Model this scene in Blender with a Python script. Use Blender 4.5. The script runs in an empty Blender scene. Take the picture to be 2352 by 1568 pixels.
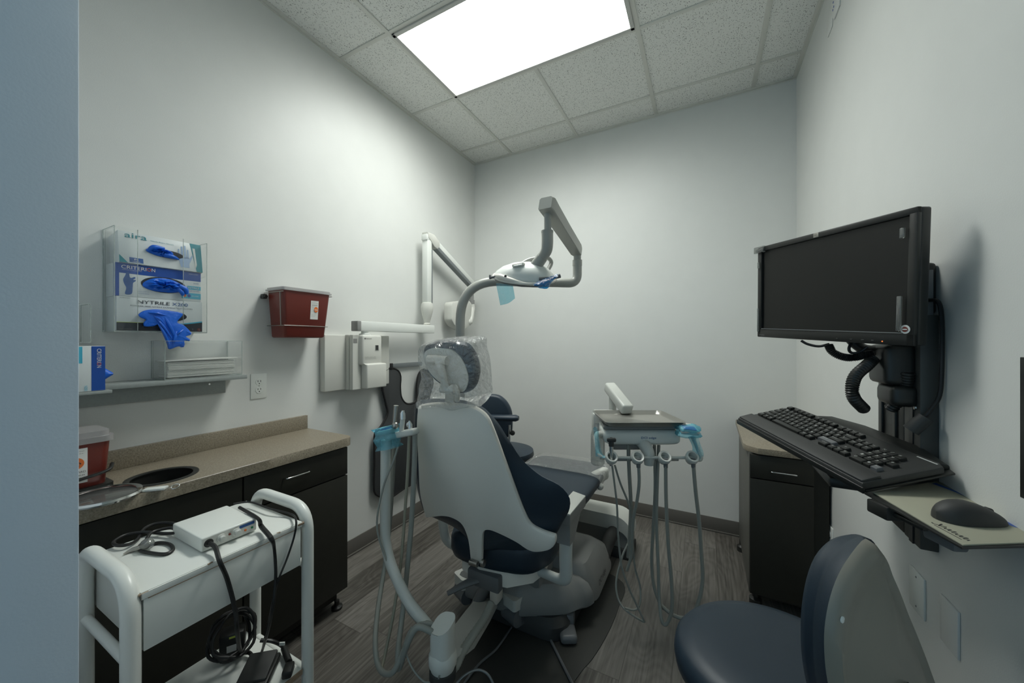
import bpy, bmesh, math, random
from mathutils import Vector as V, Matrix
random.seed(7)
C = bpy.context.scene.collection
S = bpy.context.scene
# ---------------------------------------------------------------- camera, light, exposure
YAW = math.radians(27.8); CA, SA = math.cos(YAW), math.sin(YAW); FPX = 838.0; EYE = 1.333
cd = bpy.data.cameras.new('camera'); cam = bpy.data.objects.new('camera', cd); C.objects.link(cam)
cd.sensor_width = 36; cd.lens = 36 * FPX / 2352; cd.clip_start = 0.02
cam.location = (0, 0, EYE); cam.rotation_euler = (math.radians(90), 0, YAW)
S.camera = cam
S.view_settings.view_transform = 'Standard'; S.view_settings.look = 'None'
S.view_settings.exposure = 0.0; S.view_settings.gamma = 1; S.view_settings.use_curve_mapping = False
S.cycles.max_bounces = 10; S.cycles.transparent_max_bounces = 24
wd = bpy.data.worlds.new('corridor_daylight'); S.world = wd; wd.use_nodes = True
bg = wd.node_tree.nodes['Background']; bg.inputs[0].default_value = (0.29, 0.49, 0.63, 1); bg.inputs[1].default_value = 0.82
LAMP = 23.5                                   # radiance of the ceiling panel
XL, XR, YB, ZC = -1.95, 0.524, 2.93, 3.033   # left wall, right wall, back wall, ceiling

# ---------------------------------------------------------------- measured points
def P(x, y, d):                              # a sight line of the survey, d metres along the view axis
    u = (x - 1176) / FPX; v = (y - 784) / FPX
    return V(((-SA + u * CA) * d, (CA + u * SA) * d, EYE - v * d))
def onX(x, y, X):
    p = P(x, y, 1); return V((0, 0, EYE)) + (p - V((0, 0, EYE))) * (X / p.x)
def onZ(x, y, Z):
    p = P(x, y, 1); return V((0, 0, EYE)) + (p - V((0, 0, EYE))) * ((Z - EYE) / (p.z - EYE))
def onPl(x, y, p0, n):
    e = V((0, 0, EYE)); r = P(x, y, 1) - e; return e + r * ((V(p0) - e).dot(n) / r.dot(n))
RV = V((CA, SA, 0)); FV = V((-SA, CA, 0)); ZV = V((0, 0, 1))

# ---------------------------------------------------------------- materials
def mat(name, col, rough=.5, metal=0, spec=.5, bump=0, bscale=200, var=0, vscale=8, coat=0, emit=None, es=0, sss=0):
    m = bpy.data.materials.new(name); m.use_nodes = True; nt = m.node_tree; b = nt.nodes['Principled BSDF']
    b.inputs['Base Color'].default_value = (*col, 1); b.inputs['Roughness'].default_value = rough
    b.inputs['Metallic'].default_value = metal; b.inputs['Specular IOR Level'].default_value = spec
    b.inputs['Coat Weight'].default_value = coat
    if emit: b.inputs['Emission Color'].default_value = (*emit, 1); b.inputs['Emission Strength'].default_value = es
    tc = nt.nodes.new('ShaderNodeTexCoord')
    if bump:
        n = nt.nodes.new('ShaderNodeTexNoise'); n.inputs['Scale'].default_value = bscale; n.inputs['Detail'].default_value = 3
        nt.links.new(tc.outputs['Object'], n.inputs['Vector'])
        bm_ = nt.nodes.new('ShaderNodeBump'); bm_.inputs['Strength'].default_value = bump; bm_.inputs['Distance'].default_value = .002
        nt.links.new(n.outputs['Fac'], bm_.inputs['Height']); nt.links.new(bm_.outputs[0], b.inputs['Normal'])
    n2 = nt.nodes.new('ShaderNodeTexNoise'); n2.inputs['Scale'].default_value = vscale; n2.inputs['Detail'].default_value = 4
    nt.links.new(tc.outputs['Object'], n2.inputs['Vector'])
    mx = nt.nodes.new('ShaderNodeMix'); mx.data_type = 'RGBA'
    k = var or .03
    mx.inputs[6].default_value = (*[c * (1 - k) for c in col], 1); mx.inputs[7].default_value = (*[min(1, c * (1 + k)) for c in col], 1)
    nt.links.new(n2.outputs['Fac'], mx.inputs[0]); nt.links.new(mx.outputs[2], b.inputs['Base Color'])
    return m
def clear(name, tint, gloss=.12, body=0.0, bodycol=(1, 1, 1), rough=.05, bump=0, bscale=30):
    m = bpy.data.materials.new(name); m.use_nodes = True; nt = m.node_tree; nt.nodes.clear()
    N = nt.nodes.new; L = nt.links.new
    out = N('ShaderNodeOutputMaterial'); tr = N('ShaderNodeBsdfTransparent'); tr.inputs[0].default_value = (*tint, 1)
    gl = N('ShaderNodeBsdfGlossy'); gl.inputs['Roughness'].default_value = rough; gl.inputs[0].default_value = (1, 1, 1, 1)
    df = N('ShaderNodeBsdfDiffuse'); df.inputs[0].default_value = (*bodycol, 1)
    m1 = N('ShaderNodeMixShader'); m1.inputs[0].default_value = body; L(tr.outputs[0], m1.inputs[1]); L(df.outputs[0], m1.inputs[2])
    lw = N('ShaderNodeLayerWeight'); lw.inputs[0].default_value = .25
    ma = N('ShaderNodeMath'); ma.operation = 'MULTIPLY_ADD'; ma.inputs[1].default_value = .30; ma.inputs[2].default_value = gloss * .35; L(lw.outputs['Fresnel'], ma.inputs[0])
    m2 = N('ShaderNodeMixShader'); L(ma.outputs[0], m2.inputs[0]); L(m1.outputs[0], m2.inputs[1]); L(gl.outputs[0], m2.inputs[2]); L(m2.outputs[0], out.inputs[0])
    if bump:
        tc = N('ShaderNodeTexCoord'); n = N('ShaderNodeTexNoise'); n.inputs['Scale'].default_value = bscale; n.inputs['Detail'].default_value = 5; n.inputs['Distortion'].default_value = 1.5
        b = N('ShaderNodeBump'); b.inputs['Strength'].default_value = bump; b.inputs['Distance'].default_value = .02
        L(tc.outputs['Object'], n.inputs[0]); L(n.outputs['Fac'], b.inputs['Height']); L(b.outputs[0], gl.inputs['Normal']); L(b.outputs[0], lw.inputs['Normal'])
    return m
M = dict(
    wall=mat('wall_paint', (.70, .71, .685), .42, bump=.12, bscale=260, spec=.35),
    jamb=mat('jamb_daylight_tint', (.72, .82, .93), .5, bump=.1, bscale=260),  # blue daylight falling on the jamb is put into its base colour
    grid=mat('ceiling_grid_metal', (.66, .66, .61), .5),
    base=mat('baseboard_vinyl', (.13, .122, .108), .5),
    fixture=mat('fixture_frame_metal', (.55, .55, .52), .45),
    vinyl=mat('navy_vinyl', (.018, .031, .046), .42, spec=.4, bump=.15, bscale=900),
    shell=mat('warm_grey_plastic', (.84, .80, .72), .42, bump=.03, bscale=900),
    white=mat('white_enamel', (.76, .78, .74), .3),
    ltgrey=mat('light_grey_enamel', (.60, .61, .57), .28),
    armgrey=mat('pale_grey_arm_enamel', (.36, .365, .335), .3),
    taupe=mat('taupe_plastic', (.26, .245, .205), .33),
    offwhite=mat('offwhite_plastic', (.66, .66, .61), .4),
    grey=mat('grey_plastic', (.14, .145, .15), .4),
    midgrey=mat('mid_grey_plastic', (.26, .26, .25), .4),
    dkbrown=mat('dark_bronze_metal', (.055, .055, .050), .5),
    dkgrey=mat('dark_grey_rubber', (.035, .036, .035), .6),
    black=mat('black_plastic', (.016, .017, .0155), .4),
    screen=mat('unlit_screen', (.016, .016, .015), .35, spec=.3),
    cab=mat('dark_laminate', (.022, .022, .017), .5, var=.15, vscale=30, spec=.3),
    cabside=mat('grey_side_panel', (.10, .097, .085), .5),
    chrome=mat('chrome', (.7, .71, .7), .12, metal=1),
    steel=mat('brushed_steel', (.42, .41, .38), .33, metal=1),
    alu=mat('anodised_aluminium', (.25, .27, .28), .35, metal=.6),
    shelfmetal=mat('brushed_grey_shelf', (.32, .35, .34), .45, metal=.3, var=.1, vscale=120),
    red=mat('dark_red_plastic', (.16, .026, .018), .32),
    paper=mat('paper', (.72, .72, .69), .8),
    towel=mat('paper_towel', (.68, .68, .64), .9, bump=.3, bscale=500),
    card=mat('white_carton', (.64, .68, .68), .45),
    cblue=mat('print_blue', (.008, .07, .33), .4),
    cnavy=mat('print_dark', (.02, .025, .035), .4),
    ccyan=mat('print_cyan', (.06, .42, .58), .4),
    cteal=mat('print_teal', (.01, .22, .27), .4),
    cpale=mat('print_pale_blue', (.36, .48, .66), .4),
    chand=mat('print_hand_blue', (.03, .10, .30), .4),
    orange=mat('print_orange', (.7, .16, .03), .4),
    edgeband=mat('worn_grey_edge_band', (.30, .28, .245), .6, var=.12, vscale=40),
    nitrile=mat('blue_nitrile', (.004, .12, .62), .42, bump=1.0, bscale=55),
    apron=mat('charcoal_apron_fabric', (.035, .038, .040), .6, bump=.3, bscale=300, var=.2),
    trimblk=mat('black_binding', (.008, .008, .009), .6),
    hose=mat('grey_silicone_hose', (.30, .31, .28), .4),
    hoset=mat('beige_hose', (.34, .32, .25), .4),
    cable=mat('black_cable', (.010, .010, .010), .45),
    padtan=mat('cream_mouse_pad', (.36, .355, .27), .7),
    chip=mat('bare_chipboard', (.30, .22, .15), .8, var=.3, vscale=200),
    legend=mat('key_legend', (.45, .46, .44), .5),
    ink=mat('ink', (.03, .03, .03), .6),
    inkgrey=mat('grey_ink', (.25, .25, .25), .6),
    yellow=mat('yellow_sticker', (.5, .6, .1), .5),
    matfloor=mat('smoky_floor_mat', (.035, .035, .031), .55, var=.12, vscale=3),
    skyblue=mat('blue_touchpad', (.01, .13, .50), .3),
)
M['acrylic'] = clear('clear_acrylic', (.985, .99, .99), .06, .006, (.8, .85, .85))
M['acryledge'] = clear('acrylic_edge', (.75, .8, .78), .3, .35, (.6, .65, .63))
M['bag'] = clear('clear_plastic_bag', (.95, .955, .95), .45, .06, (.7, .72, .7), rough=.10, bump=1.0, bscale=34)
M['film'] = clear('blue_barrier_film', (.50, .84, .93), .15, .28, (.22, .60, .74), rough=.2, bump=.5, bscale=40)
M['filmdk'] = clear('blue_barrier_film_folded', (.03, .35, .75), .25, .45, (.01, .22, .60), rough=.2, bump=.5, bscale=60)
M['cleargrey'] = clear('clear_grey_plastic', (.6, .62, .6), .3, .12, (.6, .6, .6), rough=.08)
M['lid'] = clear('frosted_lid', (.75, .75, .75), .3, .45, (.62, .60, .60), rough=.2)
M['ripple'] = clear('watercooler_plastic', (.85, .87, .86), .3, .35, (.55, .57, .55), rough=.15)
em = bpy.data.materials.new('lit_diffuser'); em.use_nodes = True; nt = em.node_tree; nt.nodes.clear()
o_ = nt.nodes.new('ShaderNodeOutputMaterial'); e_ = nt.nodes.new('ShaderNodeEmission'); e_.inputs[0].default_value = (.965, 1.0, .955, 1); e_.inputs[1].default_value = LAMP
ge = nt.nodes.new('ShaderNodeNewGeometry'); dt = nt.nodes.new('ShaderNodeVectorMath'); dt.operation = 'DOT_PRODUCT'   # prismatic lens: most light goes straight down
nt.links.new(ge.outputs['Normal'], dt.inputs[0]); nt.links.new(ge.outputs['Incoming'], dt.inputs[1])
ab = nt.nodes.new('ShaderNodeMath'); ab.operation = 'ABSOLUTE'; nt.links.new(dt.outputs['Value'], ab.inputs[0])
pw_ = nt.nodes.new('ShaderNodeMath'); pw_.operation = 'POWER'; nt.links.new(ab.outputs[0], pw_.inputs[0]); pw_.inputs[1].default_value = 0.75
ml = nt.nodes.new('ShaderNodeMath'); ml.operation = 'MULTIPLY'; nt.links.new(pw_.outputs[0], ml.inputs[0]); ml.inputs[1].default_value = LAMP; nt.links.new(ml.outputs[0], e_.inputs[1])
nt.links.new(e_.outputs[0], o_.inputs[0]); M['lamp'] = em
M['led'] = mat('white_led', (.6, .8, .9), .4, emit=(.5, .85, 1), es=2.5)
M['ledo'] = mat('orange_led', (.6, .2, .05), .4, emit=(1, .25, .05), es=.6)
M['ledg'] = mat('green_lamp', (.02, .3, .12), .4)

def nodes(m): return m.node_tree.nodes, m.node_tree.links
def mth(nt, op, a, b=None, c=None):
    n = nt.nodes.new('ShaderNodeMath'); n.operation = op
    for i, v in enumerate((a, b, c)):
        if v is None: continue
        if isinstance(v, (int, float)): n.inputs[i].default_value = v
        else: nt.links.new(v, n.inputs[i])
    return n.outputs[0]
def noise(nt, vec, scale, detail=3, dist=0):
    n = nt.nodes.new('ShaderNodeTexNoise'); n.inputs['Scale'].default_value = scale; n.inputs['Detail'].default_value = detail; n.inputs['Distortion'].default_value = dist
    nt.links.new(vec, n.inputs['Vector']); return n.outputs['Fac']
def ramp(nt, fac, stops):
    r = nt.nodes.new('ShaderNodeValToRGB'); nt.links.new(fac, r.inputs[0])
    while len(r.color_ramp.elements) < len(stops): r.color_ramp.elements.new(.5)
    for e, (p, c) in zip(r.color_ramp.elements, stops): e.position = p; e.color = (*c, 1)
    return r.outputs[0]
def mapv(nt, vec, sc, rot=(0, 0, 0)):
    n = nt.nodes.new('ShaderNodeMapping'); n.inputs['Scale'].default_value = sc; n.inputs['Rotation'].default_value = rot
    nt.links.new(vec, n.inputs['Vector']); return n.outputs[0]
# wood plank floor
fm = mat('grey_wood_planks', (.2, .19, .17), .42); nt = fm.node_tree; b = nt.nodes['Principled BSDF']
tc = nt.nodes.new('ShaderNodeTexCoord').outputs['Object']
sp = nt.nodes.new('ShaderNodeSeparateXYZ'); nt.links.new(tc, sp.inputs[0])
W_, L_ = .182, 1.22
px = mth(nt, 'DIVIDE', mth(nt, 'ADD', sp.outputs[0], 5.03), W_); ix = mth(nt, 'FLOOR', px); fx = mth(nt, 'FRACT', px)
wn = nt.nodes.new('ShaderNodeTexWhiteNoise'); wn.noise_dimensions = '1D'; nt.links.new(ix, wn.inputs['W'])
py = mth(nt, 'ADD', mth(nt, 'DIVIDE', sp.outputs[1], L_), mth(nt, 'MULTIPLY', wn.outputs['Value'], 7.3)); iy = mth(nt, 'FLOOR', py); fy = mth(nt, 'FRACT', py)
w2 = nt.nodes.new('ShaderNodeTexWhiteNoise'); w2.noise_dimensions = '2D'
cb = nt.nodes.new('ShaderNodeCombineXYZ'); nt.links.new(ix, cb.inputs[0]); nt.links.new(iy, cb.inputs[1]); nt.links.new(cb.outputs[0], w2.inputs['Vector'])
rnd = w2.outputs['Value']
cc = nt.nodes.new('ShaderNodeCombineXYZ')
nt.links.new(mth(nt, 'MULTIPLY_ADD', rnd, 37.0, sp.outputs[0]), cc.inputs[0]); nt.links.new(mth(nt, 'MULTIPLY_ADD', rnd, 91.0, sp.outputs[1]), cc.inputs[1])
g1 = noise(nt, mapv(nt, cc.outputs[0], (90, 3.2, 1)), 1, 5, .6)
lowf = noise(nt, mapv(nt, cc.outputs[0], (5.5, 1.3, 1)), 1, 2, .3)
rings = mth(nt, 'FRACT', mth(nt, 'MULTIPLY', lowf, 17))
rings = mth(nt, 'ABSOLUTE', mth(nt, 'SUBTRACT', rings, .5))
g = mth(nt, 'ADD', mth(nt, 'MULTIPLY', g1, .80), mth(nt, 'MULTIPLY', rings, .24))
g = mth(nt, 'ADD', g, mth(nt, 'MULTIPLY', mth(nt, 'SUBTRACT', rnd, .5), .28))
col = ramp(nt, g, [(.22, (.055, .050, .042)), (.42, (.105, .097, .085)), (.60, (.155, .145, .129)), (.85, (.21, .20, .18))])
seam = mth(nt, 'MAXIMUM', mth(nt, 'GREATER_THAN', mth(nt, 'ABSOLUTE', mth(nt, 'SUBTRACT', fx, .5)), .492), mth(nt, 'GREATER_THAN', mth(nt, 'ABSOLUTE', mth(nt, 'SUBTRACT', fy, .5)), .4985))
mx = nt.nodes.new('ShaderNodeMix'); mx.data_type = 'RGBA'; nt.links.new(mth(nt, 'MULTIPLY', seam, .6), mx.inputs[0]); nt.links.new(col, mx.inputs[6]); mx.inputs[7].default_value = (.04, .036, .03, 1)
nt.links.new(mx.outputs[2], b.inputs['Base Color'])
bp = nt.nodes.new('ShaderNodeBump'); bp.inputs['Strength'].default_value = .25; bp.inputs['Distance'].default_value = .001; nt.links.new(g1, bp.inputs['Height']); nt.links.new(bp.outputs[0], b.inputs['Normal'])
M['floor'] = fm
# fissured ceiling tile
tm = mat('fissured_ceiling_tile', (.6, .6, .57), .9); nt = tm.node_tree; b = nt.nodes['Principled BSDF']
tc = nt.nodes.new('ShaderNodeTexCoord').outputs['Object']
wv = nt.nodes.new('ShaderNodeTexNoise'); wv.inputs['Scale'].default_value = 60; nt.links.new(tc, wv.inputs['Vector'])
va = nt.nodes.new('ShaderNodeVectorMath'); va.operation = 'MULTIPLY_ADD'; nt.links.new(wv.outputs['Color'], va.inputs[0]); va.inputs[1].default_value = (.012, .012, 0); nt.links.new(tc, va.inputs[2])
vo = nt.nodes.new('ShaderNodeTexVoronoi'); vo.inputs['Scale'].default_value = 1; nt.links.new(mapv(nt, va.outputs[0], (235, 105, 1), (0, 0, .15)), vo.inputs['Vector'])
dots = mth(nt, 'LESS_THAN', vo.outputs['Distance'], mth(nt, 'MULTIPLY', noise(nt, tc, 90, 2), .56))
sc2 = nt.nodes.new('ShaderNodeSeparateColor'); nt.links.new(vo.outputs['Color'], sc2.inputs[0])
dots = mth(nt, 'MULTIPLY', dots, mth(nt, 'GREATER_THAN', sc2.outputs[0], .38))
mx = nt.nodes.new('ShaderNodeMix'); mx.data_type = 'RGBA'; nt.links.new(mth(nt, 'MULTIPLY', dots, .85), mx.inputs[0])
nt.links.new(ramp(nt, noise(nt, tc, 300, 2), [(.3, (.74, .745, .705)), (.7, (.88, .88, .84))]), mx.inputs[6]); mx.inputs[7].default_value = (.13, .13, .12, 1)
nt.links.new(mx.outputs[2], b.inputs['Base Color']); M['tile'] = tm
# speckled counter laminate
cm = mat('speckled_beige_laminate', (.36, .31, .24), .38); nt = cm.node_tree; b = nt.nodes['Principled BSDF']
tc = nt.nodes.new('ShaderNodeTexCoord').outputs['Object']
nt.links.new(ramp(nt, noise(nt, tc, 220, 6, .4), [(.3, (.165, .138, .10)), (.5, (.25, .215, .16)), (.7, (.33, .29, .225))]), b.inputs['Base Color']); M['counter'] = cm

# ---------------------------------------------------------------- mesh tools
def cr(pts, n, closed=False):                # Catmull-Rom, n samples per span
    pts = [V(p) for p in pts]; out = []; k = len(pts)
    for i in range(k if closed else k - 1):
        p1 = pts[i]; p2 = pts[(i + 1) % k]
        p0 = pts[(i - 1) % k] if closed or i > 0 else p1 * 2 - p2
        p3 = pts[(i + 2) % k] if closed or i + 2 < k else p2 * 2 - p1
        for j in range(n):
            t = j / n
            out.append(.5 * ((2 * p1) + (p2 - p0) * t + (2 * p0 - 5 * p1 + 4 * p2 - p3) * t * t + (3 * p1 - p0 - 3 * p2 + p3) * t ** 3))
    if not closed: out.append(pts[-1])
    return out
def resample(pts, n):                        # closed loop, equal arc length
    k = len(pts); L = [0]
    for i in range(k): L.append(L[-1] + (pts[(i + 1) % k] - pts[i]).length)
    out = []; j = 0
    for q in range(n):
        s = L[-1] * q / n
        while L[j + 1] < s: j += 1
        t = (s - L[j]) / max(1e-9, L[j + 1] - L[j]); out.append(pts[j].lerp(pts[(j + 1) % k], t))
    return out
def trace(pix, p0, n, num=72, smooth=True):
    pts = [onPl(x, y, p0, n) for x, y in pix]
    return resample(cr(pts, 6, True), num) if smooth else pts
def rotm(ax, ang): return Matrix.Rotation(ang, 3, ax)
def frame(xa, za):                           # 3x3 with columns x, y, z
    x = V(xa).normalized(); z = V(za); z = (z - x * z.dot(x)).normalized(); y = z.cross(x)
    return Matrix((x, y, z)).transposed()
def fillet(pts, r, k=7):                      # polyline with rounded corners
    pts = [V(p) for p in pts]; out = [pts[0]]
    for i in range(1, len(pts) - 1):
        a, b, c = pts[i - 1], pts[i], pts[i + 1]; rr = r[i - 1] if isinstance(r, (list, tuple)) else r
        u = (a - b); v = (c - b); t = min(rr, u.length * .48, v.length * .48); p = b + u.normalized() * t; q = b + v.normalized() * t
        for j in range(k + 1):
            s = j / k; out.append(p * (1 - s) ** 2 + b * 2 * s * (1 - s) + q * s * s)
    out.append(pts[-1]); return out
class MB:
    def __init__(s): s.bm = bmesh.new(); s.mi = 0
    def m(s, i): s.mi = i; return s
    def _f(s, vs):
        try: f = s.bm.faces.new(vs); f.material_index = s.mi; return f
        except ValueError: return None
    def box(s, c, size, R=None, bev=0, seg=2):
        R = R or Matrix.Identity(3); g = bmesh.ops.create_cube(s.bm, size=1); vs = g['verts']
        fs = {f for v in vs for f in v.link_faces}
        for v in vs: v.co = V(c) + R @ V((v.co.x * size[0], v.co.y * size[1], v.co.z * size[2]))
        if bev:
            es = list({e for v in vs for e in v.link_edges})
            r = bmesh.ops.bevel(s.bm, geom=es, offset=bev, segments=seg, profile=.5, affect='EDGES', clamp_overlap=True)
            fs = set(f for f in fs if f.is_valid) | set(r['faces'])
        for f in fs: f.material_index = s.mi
        return s
    def bx(s, x0, x1, y0, y1, z0, z1, bev=0, seg=2):
        return s.box(((x0 + x1) / 2, (y0 + y1) / 2, (z0 + z1) / 2), (abs(x1 - x0), abs(y1 - y0), abs(z1 - z0)), None, bev, seg)
    def loft(s, rings, cap0=True, cap1=True, closed=True):
        R = [[s.bm.verts.new(p) for p in r] for r in rings]; n = len(R[0])
        for a, b in zip(R, R[1:]):
            for i in range(n if closed else n - 1): s._f((a[i], a[(i + 1) % n], b[(i + 1) % n], b[i]))
        if cap0: s._f(R[0][::-1])
        if cap1: s._f(R[-1])
        return s
    def tube(s, pts, r, seg=10, n=6, closed=False, raw=False, flat=1.0, up=None):
        pts = [V(p) for p in pts]
        if not raw and len(pts) > 2:
            k = len(pts); rr = r
            if isinstance(r, (list, tuple)):
                rr = []
                for i in range(k - 1):
                    for j in range(n): rr.append(r[i] + (r[i + 1] - r[i]) * j / n)
                rr.append(r[-1])
            pts = cr(pts, n, closed); r = rr
        k = len(pts); rings = []; prev = None
        for i, p in enumerate(pts):
            t = (pts[(i + 1) % k] - pts[(i - 1) % k]) if closed else (pts[min(i + 1, k - 1)] - pts[max(i - 1, 0)])
            if t.length < 1e-9: t = V((0, 0, 1))
            t.normalize()
            if prev is None:
                a = V(up) if up else (V((0, 0, 1)) if abs(t.z) < .9 else V((1, 0, 0)))
            else: a = prev
            a = (a - t * a.dot(t)).normalized(); b = t.cross(a); prev = a
            rad = r[i] if isinstance(r, (list, tuple)) else r
            rings.append([p + (a * math.cos(q * 2 * math.pi / seg) * flat + b * math.sin(q * 2 * math.pi / seg)) * rad for q in range(seg)])
        if closed: rings.append(rings[0]); s.loft(rings, False, False); bmesh.ops.remove_doubles(s.bm, verts=s.bm.verts, dist=1e-6)
        else: s.loft(rings)
        return s
    def cyl(s, p0, p1, r, r2=None, seg=24): return s.tube([p0, p1], [r, r if r2 is None else r2], seg, raw=True)
    def lathe(s, prof, base, axis=(0, 0, 1), seg=32, caps=True, sx=1.0):
        ax = V(axis).normalized(); a = ax.orthogonal().normalized(); b = ax.cross(a)
        rings = [[V(base) + ax * h + (a * math.cos(q * 2 * math.pi / seg) * sx + b * math.sin(q * 2 * math.pi / seg)) * max(r, 1e-5) for q in range(seg)] for r, h in prof]
        return s.loft(rings, caps, caps)
    def ell(s, c, rad, R=None, seg=24, crumple=0, rings=14):
        R = R or Matrix.Identity(3); rs = []
        for i in range(rings + 1):
            th = math.pi * i / rings; row = []
            for q in range(seg):
                ph = 2 * math.pi * q / seg; k = 1 + crumple * (math.sin(5 * ph + 3 * th) * .5 + math.sin(9 * ph - 7 * th) * .3 + random.uniform(-.3, .3))
                row.append(V(c) + R @ V((rad[0] * math.sin(th) * math.cos(ph) * k, rad[1] * math.sin(th) * math.sin(ph) * k, rad[2] * math.cos(th) * k)))
            rs.append(row)
        return s.loft(rs)
    def slab(s, ring, n, th, rnd=.004, capmi=None):      # ring: planar 3-D loop, thickness th along n
        n = V(n).normalized(); k = len(ring); c = sum(ring, V()) / k
        area = sum(((ring[i] - c).cross(ring[(i + 1) % k] - c)).dot(n) for i in range(k)); sg = 1 if area > 0 else -1
        nr = []
        for i in range(k):
            t = ring[(i + 1) % k] - ring[i - 1]; nr.append(n.cross(t).normalized() * sg)
        def off(o, h): return [p + q * o + n * h for p, q in zip(ring, nr)]
        r = min(rnd, th * .49)
        prof = [(r, 0), (r * .3, r * .3), (0, r), (0, th - r), (r * .3, th - r * .3), (r, th)] if r > 0 else [(0, 0), (0, th)]
        return s.loft([off(*q) for q in prof])
    def dome(s, ring, n, h, steps=5, p=2.0):             # domed cap from ring to its centroid
        n = V(n).normalized(); c = sum(ring, V()) / len(ring); rs = []
        for i in range(steps + 1):
            k = 1 - i / steps; k = max(k, .02); rs.append([c + (q - c) * k + n * h * (1 - k ** p) for q in ring])
        return s.loft(rs, False, True)
    def quad(s, a, b, c, d): s._f([s.bm.verts.new(V(p)) for p in (a, b, c, d)]); return s
def link(name, me, parent=None):
    o = bpy.data.objects.new(name, me); C.objects.link(o)
    if parent: o.parent = parent
    return o
def wpos(o):
    p = V((0, 0, 0))
    while o: p += o.location; o = o.parent
    return p
def obj(name, mb, mt, parent=None, label=None, ang=38, kind=None):
    bm = mb.bm; bmesh.ops.recalc_face_normals(bm, faces=bm.faces)
    for f in bm.faces: f.smooth = True
    for e in bm.edges:
        if len(e.link_faces) == 2 and e.calc_face_angle(0) > math.radians(ang): e.smooth = False
    base = wpos(parent) if parent else None
    xs = [v.co for v in bm.verts]
    lo = V((min(v.x for v in xs), min(v.y for v in xs), min(v.z for v in xs))); hi = V((max(v.x for v in xs), max(v.y for v in xs), max(v.z for v in xs)))
    org = V(((lo.x + hi.x) / 2, (lo.y + hi.y) / 2, lo.z)) if name not in KEEP else V((0, 0, 0))
    me = bpy.data.meshes.new(name); bm.to_mesh(me); bm.free(); me.transform(Matrix.Translation(-org))
    for x in (mt if isinstance(mt, (list, tuple)) else [mt]): me.materials.append(M[x])
    o = link(name, me, parent); o.location = org - (base or V((0, 0, 0)))
    if label: o['label'] = label
    if kind: o['kind'] = kind
    return o
KEEP = {'floor', 'ceiling'}
def tag(o, label, cat, group=None):
    o['label'] = label; o['category'] = cat
    if group: o['group'] = group
    return o
def thing(name, label, cat, loc, group=None):
    o = bpy.data.objects.new(name, None); C.objects.link(o); o.location = loc; o.empty_display_size = .05
    return tag(o, label, cat, group)
def struct(name, mb, mt): return obj(name, mb, mt, kind='structure')
def text_pts(txt, ext=.0):
    cu = bpy.data.curves.new('t', 'FONT'); cu.body = txt; cu.size = 1; cu.resolution_u = 3; cu.extrude = 0
    o = bpy.data.objects.new('t', cu); C.objects.link(o); bpy.context.view_layer.update()
    me = bpy.data.meshes.new_from_object(o.evaluated_get(bpy.context.evaluated_depsgraph_get()))
    vs = [v.co.copy() for v in me.vertices]; fs = [tuple(p.vertices) for p in me.polygons]
    bpy.data.objects.remove(o); bpy.data.curves.remove(cu); bpy.data.meshes.remove(me)
    return vs, fs
def text(mb, txt, org, right, up, w=None, h=None, lift=.0006):
    vs, fs = text_pts(txt)
    if not vs: return mb
    x0 = min(v.x for v in vs); x1 = max(v.x for v in vs); y0 = min(v.y for v in vs); y1 = max(v.y for v in vs)
    sy = h / (y1 - y0) if h else w / (x1 - x0); sx = w / (x1 - x0) if w else sy
    r = V(right).normalized(); u = V(up).normalized(); n = r.cross(u) * lift
    nv = [mb.bm.verts.new(V(org) + r * (v.x - x0) * sx + u * (v.y - y0) * sy + n) for v in vs]
    for f in fs: mb._f([nv[i] for i in f])
    return mb
def letter(name, txts, mt, parent):
    mb = MB()
    for t in txts: text(mb, **t) if isinstance(t, dict) else text(mb, *t)
    bm = mb.bm; return obj(name, mb, mt, parent)

# ---------------------------------------------------------------- the room
struct('floor', MB().bx(-2.05, .62, -1.4, 3.03, -.05, 0), 'floor')
struct('ceiling', MB().bx(-2.05, .62, -1.4, 3.03, ZC, ZC + .06), 'tile')
struct('wall_left', MB().bx(XL - .1, XL, -1.4, YB + .1, 0, ZC), 'wall')
struct('wall_back', MB().bx(XL, XR, YB, YB + .1, 0, ZC), 'wall')
struct('wall_right', MB().bx(XR, XR + .1, -1.4, YB + .1, 0, ZC), 'wall')
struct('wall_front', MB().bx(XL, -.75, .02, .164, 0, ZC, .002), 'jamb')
struct('baseboard_left', MB().bx(XL, XL + .006, 1.25, YB, 0, .10, .002).bx(XL, XL + .012, 1.25, YB, 0, .012, .004), 'base')
struct('baseboard_back', MB().bx(XL, XR, YB - .006, YB, 0, .10, .002).bx(XL, XR, YB - .012, YB, 0, .012, .004), 'base')
struct('baseboard_right', MB().bx(XR - .006, XR, -1.2, YB, 0, .10, .002), 'base')
g = MB(); zt = ZC - .006
for x, segs in ((-1.54, [(-1.4, YB)]), (-.32, [(-1.4, YB)]), (-.93, [(-1.4, 1.46), (2.07, YB)]), (.29, [(-1.4, YB)])):
    for a, b2 in segs: g.bx(x - .012, x + .012, a, b2, zt, ZC + .001, .0015)
for y in (2.68, 2.07, 1.46, .85, .24, -.37, -.98): g.bx(XL, XR, y - .011, y + .011, zt + .0008, ZC + .001, .0015)
struct('trim_1', g, 'grid')
g = MB(); g.bx(XL + .0002, XL + .022, -1.4, YB - .0225, zt - .002, ZC, .001).bx(XL, XL + .003, -1.4, YB - .0035, zt - .009, ZC - .0002)
g.bx(XR - .022, XR - .0002, -1.4, YB - .0225, zt - .002, ZC, .001).bx(XR - .003, XR, -1.4, YB - .0035, zt - .009, ZC - .0002)
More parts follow.
